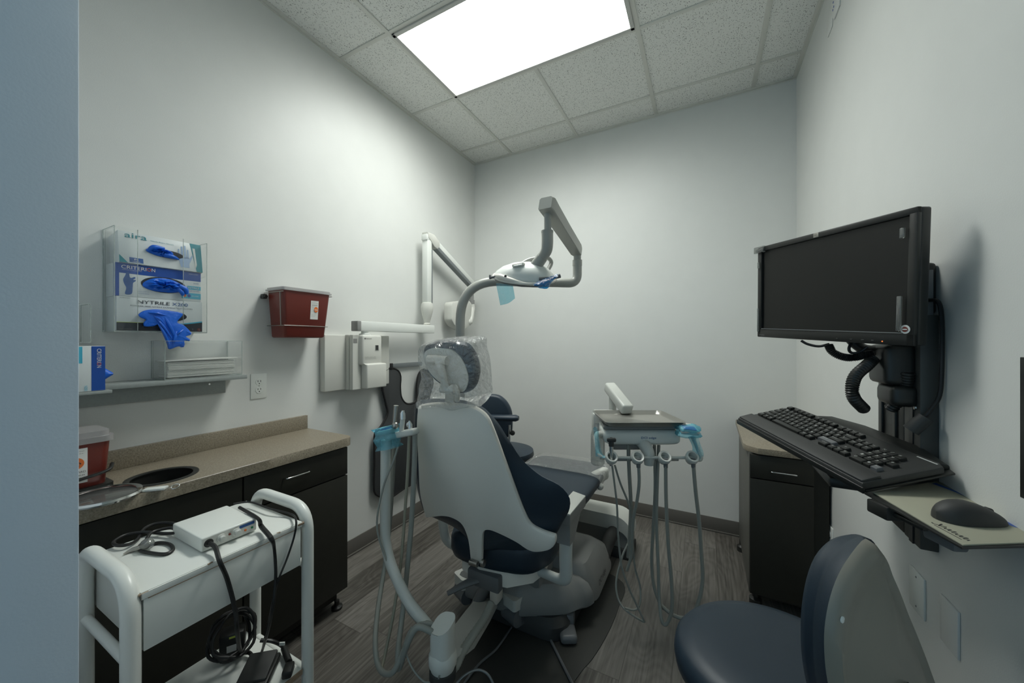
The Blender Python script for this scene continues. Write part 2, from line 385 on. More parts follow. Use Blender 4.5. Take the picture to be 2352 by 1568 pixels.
g.bx(XL, XR, YB - .022, YB - .0002, zt - .002, ZC, .001).bx(XL, XR, YB - .003, YB, zt - .009, ZC - .0002)
struct('trim_2', g, 'grid')

lt = thing('ceiling_light', 'large rectangular recessed ceiling light panel glowing white', 'ceiling light', (-.93, 1.765, ZC - .02))
f = MB()
x0, x1, y0, y1 = -1.528, -.332, 1.471, 2.059; w = .022
for q in ((x0, x1, y0, y0 + w), (x0, x1, y1 - w, y1), (x0, x0 + w, y0, y1), (x1 - w, x1, y0, y1)): f.bx(*q, ZC - .014, ZC - .001, .003)
obj('frame', f, 'fixture', lt)
obj('diffuser', MB().bx(x0 + w, x1 - w, y0 + w, y1 - w, ZC - .008, ZC - .003), 'lamp', lt)

# ================================================================ LEFT WALL: glove boxes, shelf, towels
Yv, Zv = V((0, 1, 0)), V((0, 0, 1)); XP = V((1, 0, 0))
def acrylic_box(name, label, cat, x1, y0, y1, z0, z1, front='flanges', t=.003, fl=.06, top=False):
    o = thing(name, label, cat, (XL, (y0 + y1) / 2, z0))
    m = MB(); X0 = XL + .001
    m.bx(X0, X0 + t, y0, y1, z0, z1).bx(X0, x1, y0, y0 + t, z0, z1).bx(X0, x1, y1 - t, y1, z0, z1).bx(X0, x1, y0, y1, z0, z0 + t)
    if front == 'flanges': m.bx(x1 - t, x1, y0, y0 + fl, z0, z1).bx(x1 - t, x1, y1 - fl * 1.3, y1, z0, z1)
    else: m.bx(x1 - t, x1, y0, y1, z0, z1)
    obj('tray' if front != 'flanges' else 'holder_body', m, 'acrylic', o)
    e = MB(); q = .0018
    for (a, b2, c2, d) in ((x1, y0, x1, y0), (x1, y1, x1, y1), (X0 + .002, y0, 0, 0), (X0 + .002, y1, 0, 0)): e.box((a, b2, (z0 + z1) / 2), (q, q, z1 - z0))
    for z in (z0, z1):
        for y in (y0, y1): e.box(((X0 + x1) / 2, y, z), (x1 - X0, q, q))
    e.box((x1, (y0 + y1) / 2, z0), (q, y1 - y0, q * 1.6))
    if front != 'flanges': e.box((x1, (y0 + y1) / 2, z1), (q, y1 - y0, q))
    else:
        for y in (y0 + fl, y1 - fl * 1.3): e.box((x1, y, (z0 + z1) / 2), (q, q, z1 - z0))
    obj('polished_edges', e, 'acryledge', o); return o
acrylic_box('glove_box_holder', 'clear acrylic wall holder with three glove boxes stacked in it', 'glove box holder', XL + .113, .483, .753, 1.369, 1.742)
acrylic_box('paper_towel_holder', 'clear open-topped acrylic tray of folded paper towels on the wall shelf', 'towel holder', XL + .125, .615, .878, 1.187, 1.335, 'solid')
acrylic_box('acrylic_holder', 'clear acrylic holder cut off by the near wall edge, above the upright glove box', 'holder', XL + .10, .20, .43, 1.33, 1.46, 'solid')

def glove_opening(parent, c, ry, rz, X):
    m = MB(); ring = [V((X + .0012, c[0] + ry * math.cos(a), c[1] + rz * math.sin(a))) for a in [i * math.pi / 16 for i in range(32)]]
    m._f([m.bm.verts.new(p) for p in ring]); return obj('opening', m, 'cnavy', parent)
def crumple(c, ry, rz, X, d=.012, seed=1):
    random.seed(seed); m = MB(); rs = []
    for i in range(13):
        k = 1 - i / 12; row = []
        for q in range(40):
            a = q * 2 * math.pi / 40; w = 1 + .06 * math.sin(3 * a + seed)
            hh = d * (1 - k ** 2.2) * (1 + .5 * math.sin(4 * a + 9 * k + seed) + .35 * math.sin(11 * a - 6 * k)) if i else 0
            row.append(V((X + .002 + max(0, hh), c[0] + ry * k * w * math.cos(a), c[1] + rz * k * w * math.sin(a))))
        rs.append(row)
    return m.loft(rs, False, True)
# bottom box: NYTRILE X200
bx0, bx1, yA, yB = XL + .006, XL + .100, .492, .742
o = thing('glove_box', 'bottom glove box in the wall holder, white with black band, blue glove hanging out', 'glove box', (XL + .05, .617, 1.373), 'glove boxes in the acrylic wall holder')
m = MB(); m.bx(bx0, bx1, yA, yB, 1.373, 1.496, .001); m.m(1).bx(bx1 - .001, bx1 + .0004, yA, yB, 1.373, 1.402)
m.m(2).quad((bx1 + .0006, yA, 1.402), (bx1 + .0006, .66, 1.4022), (bx1 + .0006, .66, 1.404), (bx1 + .0006, yA, 1.4035))
m.m(3).quad((bx1 + .0006, .66, 1.402), (bx1 + .0006, yB, 1.402), (bx1 + .0006, yB, 1.4165), (bx1 + .0006, .70, 1.409))
m.m(1).quad((bx1 + .0008, .68, 1.401), (bx1 + .0008, yB, 1.401), (bx1 + .0008, yB, 1.412), (bx1 + .0008, .71, 1.406))
m.m(4); m.loft([[V((bx1 + .0009 + j * .0003, .731 + .0065 * math.cos(i * .4), 1.3815 + .0065 * math.sin(i * .4))) for i in range(16)] for j in (0, 1)])
obj('carton', m, ['card', 'cnavy', 'yellow', 'ccyan', 'red'], o)
letter('lettering', [('NYTRILE', (bx1 + .001, .546, 1.4735), Yv, Zv, .092, .0125), ('POWDER-FREE NITRILE EXAMINATION GLOVES', (bx1 + .001, .527, 1.4620), Yv, Zv, .182, .0045),
    ('HANDGUARD', (bx1 + .001, .499, 1.4895), Yv, Zv, .028, .003)], 'cnavy', o)
letter('blue_lettering', [('X200', (bx1 + .001, .645, 1.4735), Yv, Zv, .049, .0125)], 'chand', o)
letter('white_lettering', [('S', (bx1 + .0022, .7285, 1.378), Yv, Zv, .005, .007), ('2', (bx1 + .001, .708, 1.380), Yv, Zv, .0035, .006), ('powder free examination gloves', (bx1 + .001, .56, 1.387), Yv, Zv, .10, .003), ('non sterile', (bx1 + .001, .497, 1.378), Yv, Zv, .035, .0025)], 'inkgrey', o)
glove_opening(o, (.625, 1.432), .066, .022, bx1)
# hanging glove
pw = V((bx1 + .006, 0, 0))
pix = [(510, 790), (560, 760), (650, 752), (760, 765), (835, 780), (840, 800), (800, 850), (850, 870), (905, 925), (900, 945), (865, 955), (897, 975), (890, 992), (855, 985), (858, 1020), (835, 1038), (810, 1030), (740, 1052), (725, 1010), (690, 930), (660, 870), (620, 880), (555, 880), (550, 850), (570, 830), (530, 815)]
ring = trace([(160 + .3062 * a, 480 + .3062 * b2) for a, b2 in pix], pw, XP, 90)
m = MB(); m.slab(ring, XP, .011, .005)
for (a, b2, c2, d2) in ((600, 770, 770, 985), (690, 780, 800, 1000), (560, 775, 720, 800), (640, 830, 745, 1020), (800, 900, 760, 1035), (850, 900, 770, 960), (620, 800, 700, 860)):
    p, q = [onPl(160 + .3062 * x, 480 + .3062 * y, pw, XP) for x, y in ((a, b2), (c2, d2))]
    m.tube([p + XP * .006, (p + q) / 2 + XP * .013 + Zv * .003, q + XP * .008], [.003, .006, .003], 8, flat=.8)
for a, b2, c2, d2 in ((840, 900, 900, 935), (860, 975, 893, 983), (815, 1015, 850, 1028), (560, 860, 625, 868)):
    p, q = [onPl(160 + .3062 * x, 480 + .3062 * y, pw, XP) for x, y in ((a, b2), (c2, d2))]
    m.tube([p + XP * .005, q + XP * .007], .0055, 10, raw=True)
tag(obj('nitrile_glove', m, 'nitrile'), 'blue nitrile glove dangling fingers-down from the bottom box', 'glove')
# middle box: CRITERION
z0, z1 = 1.497, 1.616
o = thing('glove_box', 'middle glove box in the wall holder, white with a broad blue header band', 'glove box', (XL + .05, .61, z0), 'glove boxes in the acrylic wall holder')
m = MB(); m.bx(bx0, bx1 - .002, yA - .002, yB - .004, z0, z1, .001); X = bx1 - .002; yl, yr = yA - .002, yB - .004
m.m(1).bx(X - .001, X + .0004, yl, yr, z1 - .036, z1 - .0005).bx(X - .02, X + .0005, yl - .0004, yl + .009, z0, z1 - .0005)
m.m(2).bx(X, X + .0006, .694, yr, z0 + .047, z0 + .062).bx(X, X + .0006, .676, yr, z0 + .010, z0 + .033)
for yy, k in ((.685, 3), (.699, 1)): m.m(k).loft([[V((X + .0007 + j * .0003, yy + .0055 * math.cos(i * .4), z0 + .0215 + .0065 * math.sin(i * .4))) for i in range(16)] for j in (0, 1)])
# printed hand
m.m(4)
hp = [V((X + .0007, y, z)) for y, z in ((.514, z0 + .008), (.531, z0 + .010), (.534, z0 + .035), (.535, z0 + .050), (.541, z0 + .057), (.542, z0 + .062), (.535, z0 + .062), (.541, z0 + .068), (.539, z0 + .073), (.530, z0 + .068), (.526, z0 + .072), (.524, z0 + .088), (.519, z0 + .090), (.514, z0 + .074), (.509, z0 + .060), (.512, z0 + .044), (.517, z0 + .030))]
m._f([m.bm.verts.new(p) for p in cr(hp, 4, True)])
obj('carton', m, ['card', 'cblue', 'ccyan', 'orange', 'chand'], o)
letter('lettering', [('CRITERI', (X + .001, .504, z1 - .0195), Yv, Zv, .0665, .0125), ('N', (X + .001, .5855, z1 - .0195), Yv, Zv, .010, .0125), ('COMFORT IN PROTECTION', (X + .001, .506, z1 - .0245), Yv, Zv, .052, .002),
    ('NITRILE', (X + .001, .6965, z0 + .0505), Yv, Zv, .036, .008), ('200 GLOVES', (X + .001, .708, z0 + .0195), Yv, Zv, .022, .004), ('HENRY SCHEIN', (X + .001, .698, z1 - .010), Yv, Zv, .030, .0025)], 'paper', o)
letter('orange_lettering', [('O', (X + .001, .5725, z1 - .0195), Yv, Zv, .011, .0125)], 'orange', o)
letter('blue_lettering', [('N200', (X + .001, .714, z0 + .071), Yv, Zv, .016, .005), ('EXAM GLOVES', (X + .001, .696, z0 + .039), Yv, Zv, .036, .005), ('latex free  powder free', (X + .001, .548, z0 + .020), Yv, Zv, .03, .003), ('non sterile textured', (X + .001, .548, z0 + .013), Yv, Zv, .03, .003)], 'chand', o)
glove_opening(o, (.622, z0 + .054), .066, .030, X)
tag(obj('nitrile_glove', crumple((.622, z0 + .052), .062, .027, X, .014, 3).tube([(X + .008, .665, z0 + .055), (X + .014, .682, z0 + .045), (X + .012, .688, z0 + .026)], [.010, .009, .006], 10).tube([(X + .008, .662, z0 + .045), (X + .013, .672, z0 + .03), (X + .010, .676, z0 + .02)], [.008, .007, .005], 10), 'nitrile'),
    'bunched blue nitrile gloves filling the oval slot of the middle glove box', 'glove')
# top box: aira, leaning out
z0, z1 = 1.618, 1.736
R = rotm('Y', math.radians(-9)); piv = V((XL + .105, .617, z0))
def T(x, y, z): return piv + R @ V((x, y - .617, z - z0))
o = thing('glove_box', 'top glove box in the wall holder, white and teal, leaning forward', 'glove box', piv, 'glove boxes in the acrylic wall holder')
ya, yb = .498, .742
m = MB(); m.box(T(-.045, .62, (z0 + z1) / 2), (.09, yb - ya, z1 - z0), R, .001)
m.m(1).quad(T(.0006, .705, z1 - .0005), T(.0006, .742, z1 - .0005), T(.0006, .742, z0 + .0005), T(.0006, .722, z0 + .0005))
m.quad(T(.0006, ya, z0 + .028), T(.0006, ya, z0), T(.0006, ya + .022, z0), T(.0006, ya + .005, z0 + .022))
m.m(4).quad(T(.0008, .713, z1 - .02), T(.0008, .721, z1 - .02), T(.0008, .724, z0 + .03), T(.0008, .719, z0 + .012))
m.m(2).quad(T(.0006, .524, z0 + .022), T(.0006, .561, z0 + .022), T(.0006, .561, z0 + .004), T(.0006, .524, z0 + .004))
m.m(3)
for yy, h1, w1 in ((.678, .098, .004), (.688, .103, .004), (.668, .085, .003), (.697, .088, .0035)): m.quad(T(.0007, yy - w1, z0 + .05), T(.0007, yy + w1, z0 + .05), T(.0007, yy + w1 * .7, z0 + h1), T(.0007, yy - w1 * .7, z0 + h1))
m.quad(T(.0007, .664, z0 + .055), T(.0007, .70, z0 + .055), T(.0007, .699, z0 + .012), T(.0007, .672, z0 + .012)); m.quad(T(.0007, .70, z0 + .05), T(.0007, .70, z0 + .03), T(.0007, .712, z0 + .06), T(.0007, .710, z0 + .068))
obj('carton', m, ['card', 'cteal', 'chand', 'cpale', 'paper'], o)
rz = R @ Zv
letter('lettering', [('aira', T(.001, .515, z1 - .023), Yv, rz, .060, .019), ('Nitrile Exam Gloves', T(.001, .585, z1 - .022), Yv, rz, .068, .0045)], 'cteal', o)
letter('small_print', [('M', T(.001, .537, z0 + .012), Yv, rz, .010, .006), ('medium', T(.001, .532, z0 + .006), Yv, rz, .02, .003)], 'paper', o)
mm = MB(); ring = [T(.0012, .630 + .052 * math.cos(a), z0 + .056 + .016 * math.sin(a)) for a in [i * math.pi / 16 for i in range(32)]]
mm._f([mm.bm.verts.new(p) for p in ring]); obj('opening', mm, 'cnavy', o)
gm = crumple((.612, z0 + .058), .040, .016, 0, .013, 5)
for v in gm.bm.verts: v.co = T(v.co.x, v.co.y, v.co.z)
gm.tube([T(.004, .575, z0 + .055), T(.014, .588, z0 + .07), T(.012, .62, z0 + .073)], [.005, .009, .005], 10).tube([T(.006, .62, z0 + .05), T(.010, .645, z0 + .045), T(.004, .665, z0 + .041)], [.010, .008, .003], 10)
tag(obj('nitrile_glove', gm, 'nitrile'), 'blue nitrile glove poking out of the top white and teal box', 'glove')

# shelf
m = MB(); m.bx(XL, XL + .128, .165, .898, 1.166, 1.184, .001).bx(XL, XL + .020, .165, .862, 1.10, 1.166, .001)
o = thing('wall_shelf', 'narrow grey metal wall shelf below the glove box holder', 'shelf', (XL, .53, 1.10))
obj('ledge', m, 'shelfmetal', o)
obj('near_ledge', MB().bx(XL + .12, XL + .165, .165, .465, 1.158, 1.168, .001), 'shelfmetal', o)
obj('screw', MB().cyl((XL + .019, .80, 1.145), (XL + .022, .80, 1.145), .004, seg=12), 'chrome', o)
# upright box on the shelf, cut by the wall edge
o = thing('glove_box', 'glove box standing upright on the wall shelf, cut off by the near wall', 'glove box', (-1.80, .40, 1.169))
X = XL + .160
m = MB(); m.bx(XL + .06, X, .30, .449, 1.169, 1.318, .001); m.m(1).bx(X - .001, X + .0005, .418, .4492, 1.170, 1.317)
m.m(2).bx(X - .001, X + .0007, .30, .398, 1.262, 1.316)
obj('carton', m, ['card', 'cblue', 'ccyan'], o)
letter('lettering', [('CRITERI', (X + .001, .430, 1.309), -Zv, Yv, .046, .010), ('N', (X + .001, .430, 1.253), -Zv, Yv, .007, .010)], 'paper', o)
letter('orange_lettering', [('O', (X + .001, .430, 1.262), -Zv, Yv, .0075, .010)], 'orange', o)
letter('cyan_lettering', [('N200', (X + .001, .402, 1.188), -Zv, Yv, .016, .007)], 'ccyan', o)
m = MB(); r1 = [V((X - .05, .449, z)) for z in (1.190, 1.215, 1.24)]
m.loft([[V((X - .03 - .02 * math.cos(a), .449 + k, 1.222 + (.026 - k * .9) * math.sin(a))) for a in [i * math.pi / 6 for i in range(12)]] for k in (0, .008, .016, .022)])
tag(obj('nitrile_glove', m, 'nitrile'), 'tip of a blue nitrile glove sticking out of the upright box', 'glove')
# folded towels
m = MB(); random.seed(4)
for i in range(13):
    z = 1.192 + i * .0047; j = random.uniform(-.002, .002)
    m.bx(XL + .03, XL + .113 + j, .628 + j, .855 + j, z, z + .0043, .0019, 2)
m.box((XL + .075, .742, 1.2585), (.085, .25, .004), rotm('X', .02), .0015)
t_ = obj('paper_towels', m, 'towel'); tag(t_, 'stack of folded white paper towels lying in the acrylic tray', 'paper towels'); t_['kind'] = 'stuff'

# wall outlet plates
def outlet(name, label, X, yc, zc, s, w=.070, h=.115, recept=True, screws=False, group=None, mt='white'):
    o = thing(name, label, 'outlet' if recept else 'wall plate', (X, yc, zc - h / 2), group)
    x1 = X + s * .005; m = MB(); m.bx(X, x1, yc - w / 2, yc + w / 2, zc - h / 2, zc + h / 2, .0018)
    obj('cover_plate', m, mt, o)
    if recept:
        for dz in (.0195, -.0195):
            r = MB(); r.lathe([(.0165, 0), (.0165, .002), (.0155, .0028)], (x1 - s * .0003, yc, zc + dz), (s, 0, 0), 28, sx=1)
            q = obj('receptacle', r, mt, o)
            k = MB(); xf = x1 + s * .0026
            for dy in (-.0062, .0062): k.bx(xf, xf + s * .0006, yc + dy - .0012, yc + dy + .0012, zc + dz + .001, zc + dz + .009)
            k.lathe([(.0026, 0), (.0026, .0006)], (xf, yc, zc + dz - .007), (s, 0, 0), 12); obj('slots', k, 'ink', q)
    if screws or recept:
        for dz in ((0,) if recept else (h * .36, -h * .36)):
            obj('screw', MB().lathe([(.003, 0), (.002, .001)], (x1, yc, zc + dz), (s, 0, 0), 12), 'inkgrey' if not recept else 'chrome', o)
    return o
outlet('power_outlet', 'white duplex power outlet on the left wall right of the grey shelf', XL, 1.011, 1.113, 1, .073, .122)

# wall sharps container
o = thing('sharps_container', 'dark red sharps container with clear lid hung in a wire wall bracket', 'sharps container', (XL + .08, 1.18, 1.35))
def frus(x0, x1, ya, yb, z0, xb1, yab, ybb, z1, r=.012):
    def rr(x0, x1, y0, y1, z, r):
        out = []
        for cx, cy, a0 in ((x1 - r, y1 - r, 0), (x0 + r, y1 - r, 90), (x0 + r, y0 + r, 180), (x1 - r, y0 + r, 270)):
            for k in range(6): a = math.radians(a0 + k * 18); out.append(V((cx + r * math.cos(a), cy + r * math.sin(a), z)))
        return out
    return [rr(x0, x1, ya, yb, z0, r), rr(x0, xb1, yab, ybb, z1, r)]
def tub(x0, xb, yb0, yb1, zb, xt, yt0, yt1, zt, r=.014):
    def L(t): return (xb + (xt - xb) * t, yb0 + (yt0 - yb0) * t, yb1 + (yt1 - yb1) * t, zb + (zt - zb) * t)
    m = MB(); rs = []
    for t, ins in ((0, .008), (.015, .002), (.03, 0), (1, 0)):
        x1, y0, y1, z = L(t); rs.append(frus(x0 + ins * 0, x1 - ins, y0 + ins, y1 - ins, z, x1, y0, y1, z, r)[0])
    return m.loft(rs)
m = tub(XL + .02, XL + .140, 1.058, 1.270, 1.352, XL + .160, 1.040, 1.288, 1.583)
obj('tub', m, 'red', o)
rim = MB(); rim.loft(frus(XL + .012, XL + .168, 1.03, 1.298, 1.583, XL + .168, 1.03, 1.298, 1.590, .016)); rim.loft(frus(XL + .016, XL + .162, 1.036, 1.292, 1.590, XL + .162, 1.036, 1.292, 1.599, .016))
obj('lid', rim, 'lid', o)
xf = lambda z: XL + .140 + .020 * (z - 1.352) / .231
yy0, yy1, zz0, zz1 = 1.180, 1.222, 1.448, 1.544
m = MB(); m._f([m.bm.verts.new(p) for p in ((xf(zz0) + .0012, yy0, zz0), (xf(zz0) + .0012, yy1, zz0), (xf(zz1) + .0012, yy1, zz1), (xf(zz1) + .0012, yy0, zz1))])
lb = obj('warning_label', m, 'paper', o)
m = MB(); c0 = V((xf(1.50) + .0022, 1.209, 1.499)); m.loft([[c0 + V((j * .0003, .011 * math.cos(i * .3), .0145 * math.sin(i * .3))) for i in range(21)] for j in (0, 1)]); m.m(1).bx(c0.x, c0.x + .0008, 1.200, 1.218, 1.496, 1.499)
obj('biohazard_disc', m, ['orange', 'paper'], lb)
rows = [('BIOHAZARD', (xf(1.52) + .002, 1.186, 1.519), Yv, Zv, .030, .004)] + [(t, (xf(z) + .002, 1.184, z), Yv, Zv, w, .0022) for t, z, w in (('sharps container', 1.536, .022), ('do not overfill', 1.530, .034), ('infectious waste', 1.511, .012), ('keep upright', 1.505, .012), ('use with care', 1.496, .012), ('close lid firmly', 1.488, .012), ('single use only', 1.470, .026), ('dispose safely', 1.463, .02))]
letter('lettering', rows, 'ink', lb)
b3 = MB()
for z, e in ((1.575, .006), (1.412, .004)):
    xa = xf(z) + e; ya_, yb_ = 1.040 + (1.583 - z) * .078 - e, 1.288 - (1.583 - z) * .078 + e
    b3.tube([(XL + .004, ya_, z), (xa, ya_, z)], .002, 8, raw=True).tube([(XL + .004, yb_, z), (xa, yb_, z)], .002, 8, raw=True)
    if z < 1.5: b3.tube([(xa, ya_, z), (xa, yb_, z)], .002, 8, raw=True)
    if z > 1.5: b3.tube([(xf(1.575) - .02, 1.034, 1.575), (xf(1.412) - .02, 1.047, 1.412)], .002, 8, raw=True)
    obj('bracket_wire', b3, 'steel', o); b3 = MB()
obj('lock', MB().bx(XL + .002, XL + .03, 1.018, 1.036, 1.545, 1.568, .003).cyl((XL + .03, 1.026, 1.556), (XL + .04, 1.026, 1.556), .007, seg=14), 'black', o)

# ================================================================ LEFT COUNTER
ZT = .855
o = thing('worktop', 'beige speckled laminate worktop with backsplash above the dark cabinets', 'worktop', (-1.75, .7, .815))
pts = [V((XL, .165, .815)), V((-1.563, .165, .815))] + [V((-1.563 - .045 + .045 * math.cos(a), 1.258 - .045 + .045 * math.sin(a), .815)) for a in [i * math.pi / 20 for i in range(11)]] + [V((XL, 1.258, .815))]
hc = V((-1.70, .567, 0)); hr = .094
# worktop with a real hole: outer loop bridged to the ring of the hole
def holed(outer, c, r, z0, z1, n=96):
    m = MB(); out = resample(outer, n); 
    A = []
    ang0 = math.atan2(out[0].y - c.y, out[0].x - c.x)
    for k, p in enumerate(out):
        a = math.atan2(p.y - c.y, p.x - c.x); A.append(V((c.x + r * math.cos(a), c.y + r * math.sin(a), 0)))
    def Z(l, z, o=0): return [V((p.x, p.y, z)) for p in l]
    bev = .002; cen = sum(out, V()) / n
    ins = [p + (cen - p).normalized() * bev for p in out]
    return m.loft([Z(A, z0), Z(out, z0), Z(out, z1 - bev), Z(ins, z1), Z(A, z1), Z(A, z0)], False, False)
obj('slab', holed(pts, hc, hr, .815, ZT, 160), 'counter', o)
obj('backsplash', MB().bx(XL, XL + .019, .165, 1.252, ZT, .928, .001), 'counter', o)
m = MB(); m.lathe([(hr - .012, -.002), (hr - .012, .0015), (hr - .006, .004), (hr + .004, .003), (hr + .005, 0), (hr - .003, 0), (hr - .003, -.03)], hc + V((0, 0, ZT)), seg=48, caps=False)
m.lathe([(hr - .006, .0), (hr - .010, -.16), (.001, -.16)], hc + V((0, 0, ZT)), seg=48, caps=False)
tag(obj('waste_chute_ring', m, 'black'), 'black ring of the round waste hole set in the beige worktop', 'waste chute')
def cabinet(y0, y1, label, handle=True):
    o = thing('base_cabinet', label, 'cabinet', (-1.75, (y0 + y1) / 2, 0), 'base cabinets under the beige worktop')
    obj('carcass', MB().bx(XL + .005, -1.600, y0 + .001, y1 - .001, .10, .660).bx(XL + .005, -1.640, y0 + .02, y1 - .02, .035, .10).bx(-1.66, -1.600, y0 + .001, y1 - .001, .660, .814).bx(XL + .005, -1.600, y0 + .001, y0 + .018, .66, .814).bx(XL + .005, -1.600, y1 - .018, y1 - .001, .66, .814), 'cab', o)
    d = obj('drawer', MB().bx(-1.599, -1.581, y0 + .003, y1 - .003, .672, .806, .001), 'cab', o)
    e = obj('door', MB().bx(-1.599, -1.581, y0 + .003, y1 - .003, .105, .666, .001), 'cab', o)
    yc = y0 + (y1 - y0) * .44; z = .752
    if handle: obj('handle', MB().tube([(-1.582, yc - .052, z), (-1.565, yc - .050, z), (-1.560, yc - .036, z), (-1.560, yc + .036, z), (-1.565, yc + .050, z), (-1.582, yc + .052, z)], .0035, 10), 'chrome', d)
    for yy in (y0 + .05, y1 - .03): obj('foot', MB().lathe([(.026, 0), (.026, .012), (.012, .02), (.012, .04)], (-1.625, yy, 0), seg=18), 'black', o)
cabinet(.765, 1.235, 'dark laminate base cabinet with one drawer at the right end of the worktop')
cabinet(.175, .765, 'dark laminate base cabinet behind the white cart', False)

# counter items
o = thing('sharps_container', 'dark red sharps container with frosted lid standing on the worktop', 'sharps container', (-1.80, .33, ZT))
def loc_tub(x0, x1, y0, y1, z0, z1, mt):
    m = MB(); rs = []
    for t, ins in ((0, .014), (.03, .010), (.06, .008), (1, 0)):
        rs.append(frus(x0 + ins, x1 - ins, y0 + ins, y1 - ins, z0 + (z1 - z0) * t, x1, y0, y1, 0, .02)[0])
    return m.loft(rs)
X = -1.715
obj('tub', loc_tub(-1.86, X, .23, .445, .868, 1.012, 'red'), 'red', o)
m = MB(); m.loft([frus(-1.868, X + .008, .222, .453, z, 0, 0, 0, 0, .024)[0] for z in (1.012, 1.03)]); m.loft([frus(-1.86, X, .23, .445, z, 0, 0, 0, 0, .024)[0] for z in (1.03, 1.046)])
m.lathe([(.045, 0), (.045, .008), (.04, .010)], (-1.79, .33, 1.046), seg=32)
obj('lid', m, 'lid', o)
obj('opening', MB().lathe([(.033, 0), (.033, .001)], (-1.79, .33, 1.056), seg=32), 'ink', o)
obj('holder_base', MB().loft([frus(-1.868, X + .006, .222, .452, z, 0, 0, 0, 0, .02)[0] for z in (.856, .874)]).tube([(X + .004, .225, .875), (X + .006, .34, .900), (X + .006, .43, .915), (X - .02, .452, .930)], .005, 8), 'black', o)
m = MB(); m.bx(X - .003, X + .0012, .26, .392, .893, 1.00); lb = obj('warning_label', m, 'paper', o)
c0 = V((X + .0018, .367, .955)); m = MB(); m.loft([[c0 + V((j * .0003, .018 * math.cos(i * .3), .018 * math.sin(i * .3))) for i in range(21)] for j in (0, 1)])
dsk = obj('biohazard_disc', m, 'orange', lb)
m = MB()
for k in range(3):
    a = math.radians(90 + 120 * k); cc_ = c0 + V((.001, .0062 * math.cos(a), .0062 * math.sin(a)))
    m.tube([cc_ + V((0, .0055 * math.cos(q), .0055 * math.sin(q))) for q in [a + math.radians(38 + i * 15.8) for i in range(19)]], .0011, 6, raw=True)
m.tube([c0 + V((.001, .004 * math.cos(q), .004 * math.sin(q))) for q in [i * .52 for i in range(13)]], .0006, 6, raw=True)
obj('biohazard_symbol', m, 'ink', dsk)
letter('lettering', [('BIOHAZARD', (X + .002, .340, .925), Yv, Zv, .048, .006)] + [(t, (X + .002, .30, z), Yv, Zv, .085, .0035) for t, z in (('destroy as regulated medical waste', .990), ('sharps container', .983), ('do not overfill', .916), ('keep lid closed', .908))], 'ink', lb)

cx, cy = -1.66, .345
ctr = onZ(235, 1139, ZT + .006); rr = .087
m = MB(); m.lathe([(rr - .004, .001), (rr + .002, .001), (rr + .004, .006), (rr, .012), (rr - .008, .010), (rr - .012, .007)], V((ctr.x, ctr.y, ZT)), seg=48, caps=False)
o = thing('round_lid', 'round clear lid with metallic rim lying flat at the left of the worktop', 'lid', (ctr.x, ctr.y, ZT))
obj('rim', m, 'chrome', o); obj('pane', MB().lathe([(rr - .004, .0015), (rr - .010, .006), (.001, .008)], V((ctr.x, ctr.y, ZT)), seg=40), 'cleargrey', o)
o = thing('badge', 'small clear badge holder with white card and key ring on the worktop', 'badge holder', onZ(370, 1125, ZT))
c0, c1 = onZ(322, 1129, ZT), onZ(392, 1122, ZT); dr = (c1 - c0).normalized(); pr = V((-dr.y, dr.x, 0)); F3 = frame(dr, Zv); mid = (c0 + c1) / 2
obj('card', MB().box(mid + V((0, 0, .005)), ((c1 - c0).length * .72, .026, .007), F3, .002), 'white', o)
obj('clear_sleeve', MB().box(mid + V((0, 0, .005)), ((c1 - c0).length * 1.0, .036, .0095), F3, .003), 'acrylic', o)
obj('key_ring', MB().tube([c1 + dr * .012 + V((0, 0, .006)) + dr * .010 * math.cos(a) + pr * .010 * math.sin(a) + V((0, 0, .004 * math.sin(a))) for a in [i * math.pi / 8 for i in range(16)]], .0016, 8, closed=True), 'chrome', o)

# ================================================================ CART
cart = thing('utility_cart', 'white tube-framed utility cart with chipped trays in front of the dark cabinets', 'cart', (-1.24, .49, 0))
CX0, CX1, CY0, CY1 = -1.360, -1.055, .318, .668
for yy, n_ in ((.304, 0), (.690, 1)):
    m = MB(); r = .0165; zt_ = .862 if n_ == 0 else .862
    m.tube(fillet([(CX0 + .01, yy, .045), (CX0 + .01, yy, .828), (CX1 - .01, yy, .828), (CX1 - .01, yy, .045)], .075, 9), r, 20, raw=True)
    obj('tube_frame', m, 'white', cart)
    for xx in (CX0 + .01, CX1 - .01):
        q = obj('caster', MB().lathe([(.012, .03), (.018, .045), (.018, .05)], (xx, yy, 0), seg=16).box((xx, yy, .03), (.03, .04, .02)), 'grey', cart)
        obj('wheel', MB().cyl((xx - .009, yy, .0225), (xx + .009, yy, .0225), .0225, seg=24), 'black', q)
m = MB(); m.bx(CX0, CX1 - .004, CY0, CY1, .783, .7985, .001); m.m(1).bx(CX1 - .0045, CX1, CY0, CY1, .784, .797, .0005).bx(CX0, CX1, CY1 - .0003, CY1 + .001, .784, .797).bx(CX0, CX1, CY0 - .001, CY0 + .0003, .784, .797)
obj('top_tray', m, ['white', 'edgeband'], cart)
m = MB(); random.seed(9)
for x, y, z, s in ((CX1 - .004, CY0 + .004, .795, .012), (CX1 - .004, CY1 - .006, .793, .016), (CX1 - .002, .60, .7965, .007), (CX1 - .002, .44, .797, .008), (CX1 - .002, .53, .784, .006)):
    m.box((x, y, z), (s * .6, s * 1.4, s * .35), rotm('Z', random.uniform(-.4, .4)), .001)
m.bx(CX1 - .001, CX1 + .0006, CY0 + .01, CY1 - .02, .7825, .7840)
obj('chipped_edge', m, 'chip', cart)
m = MB(); m.bx(CX1 - .014, CX1 - .002, CY0 + .004, CY1 - .004, .672, .7825, .001)
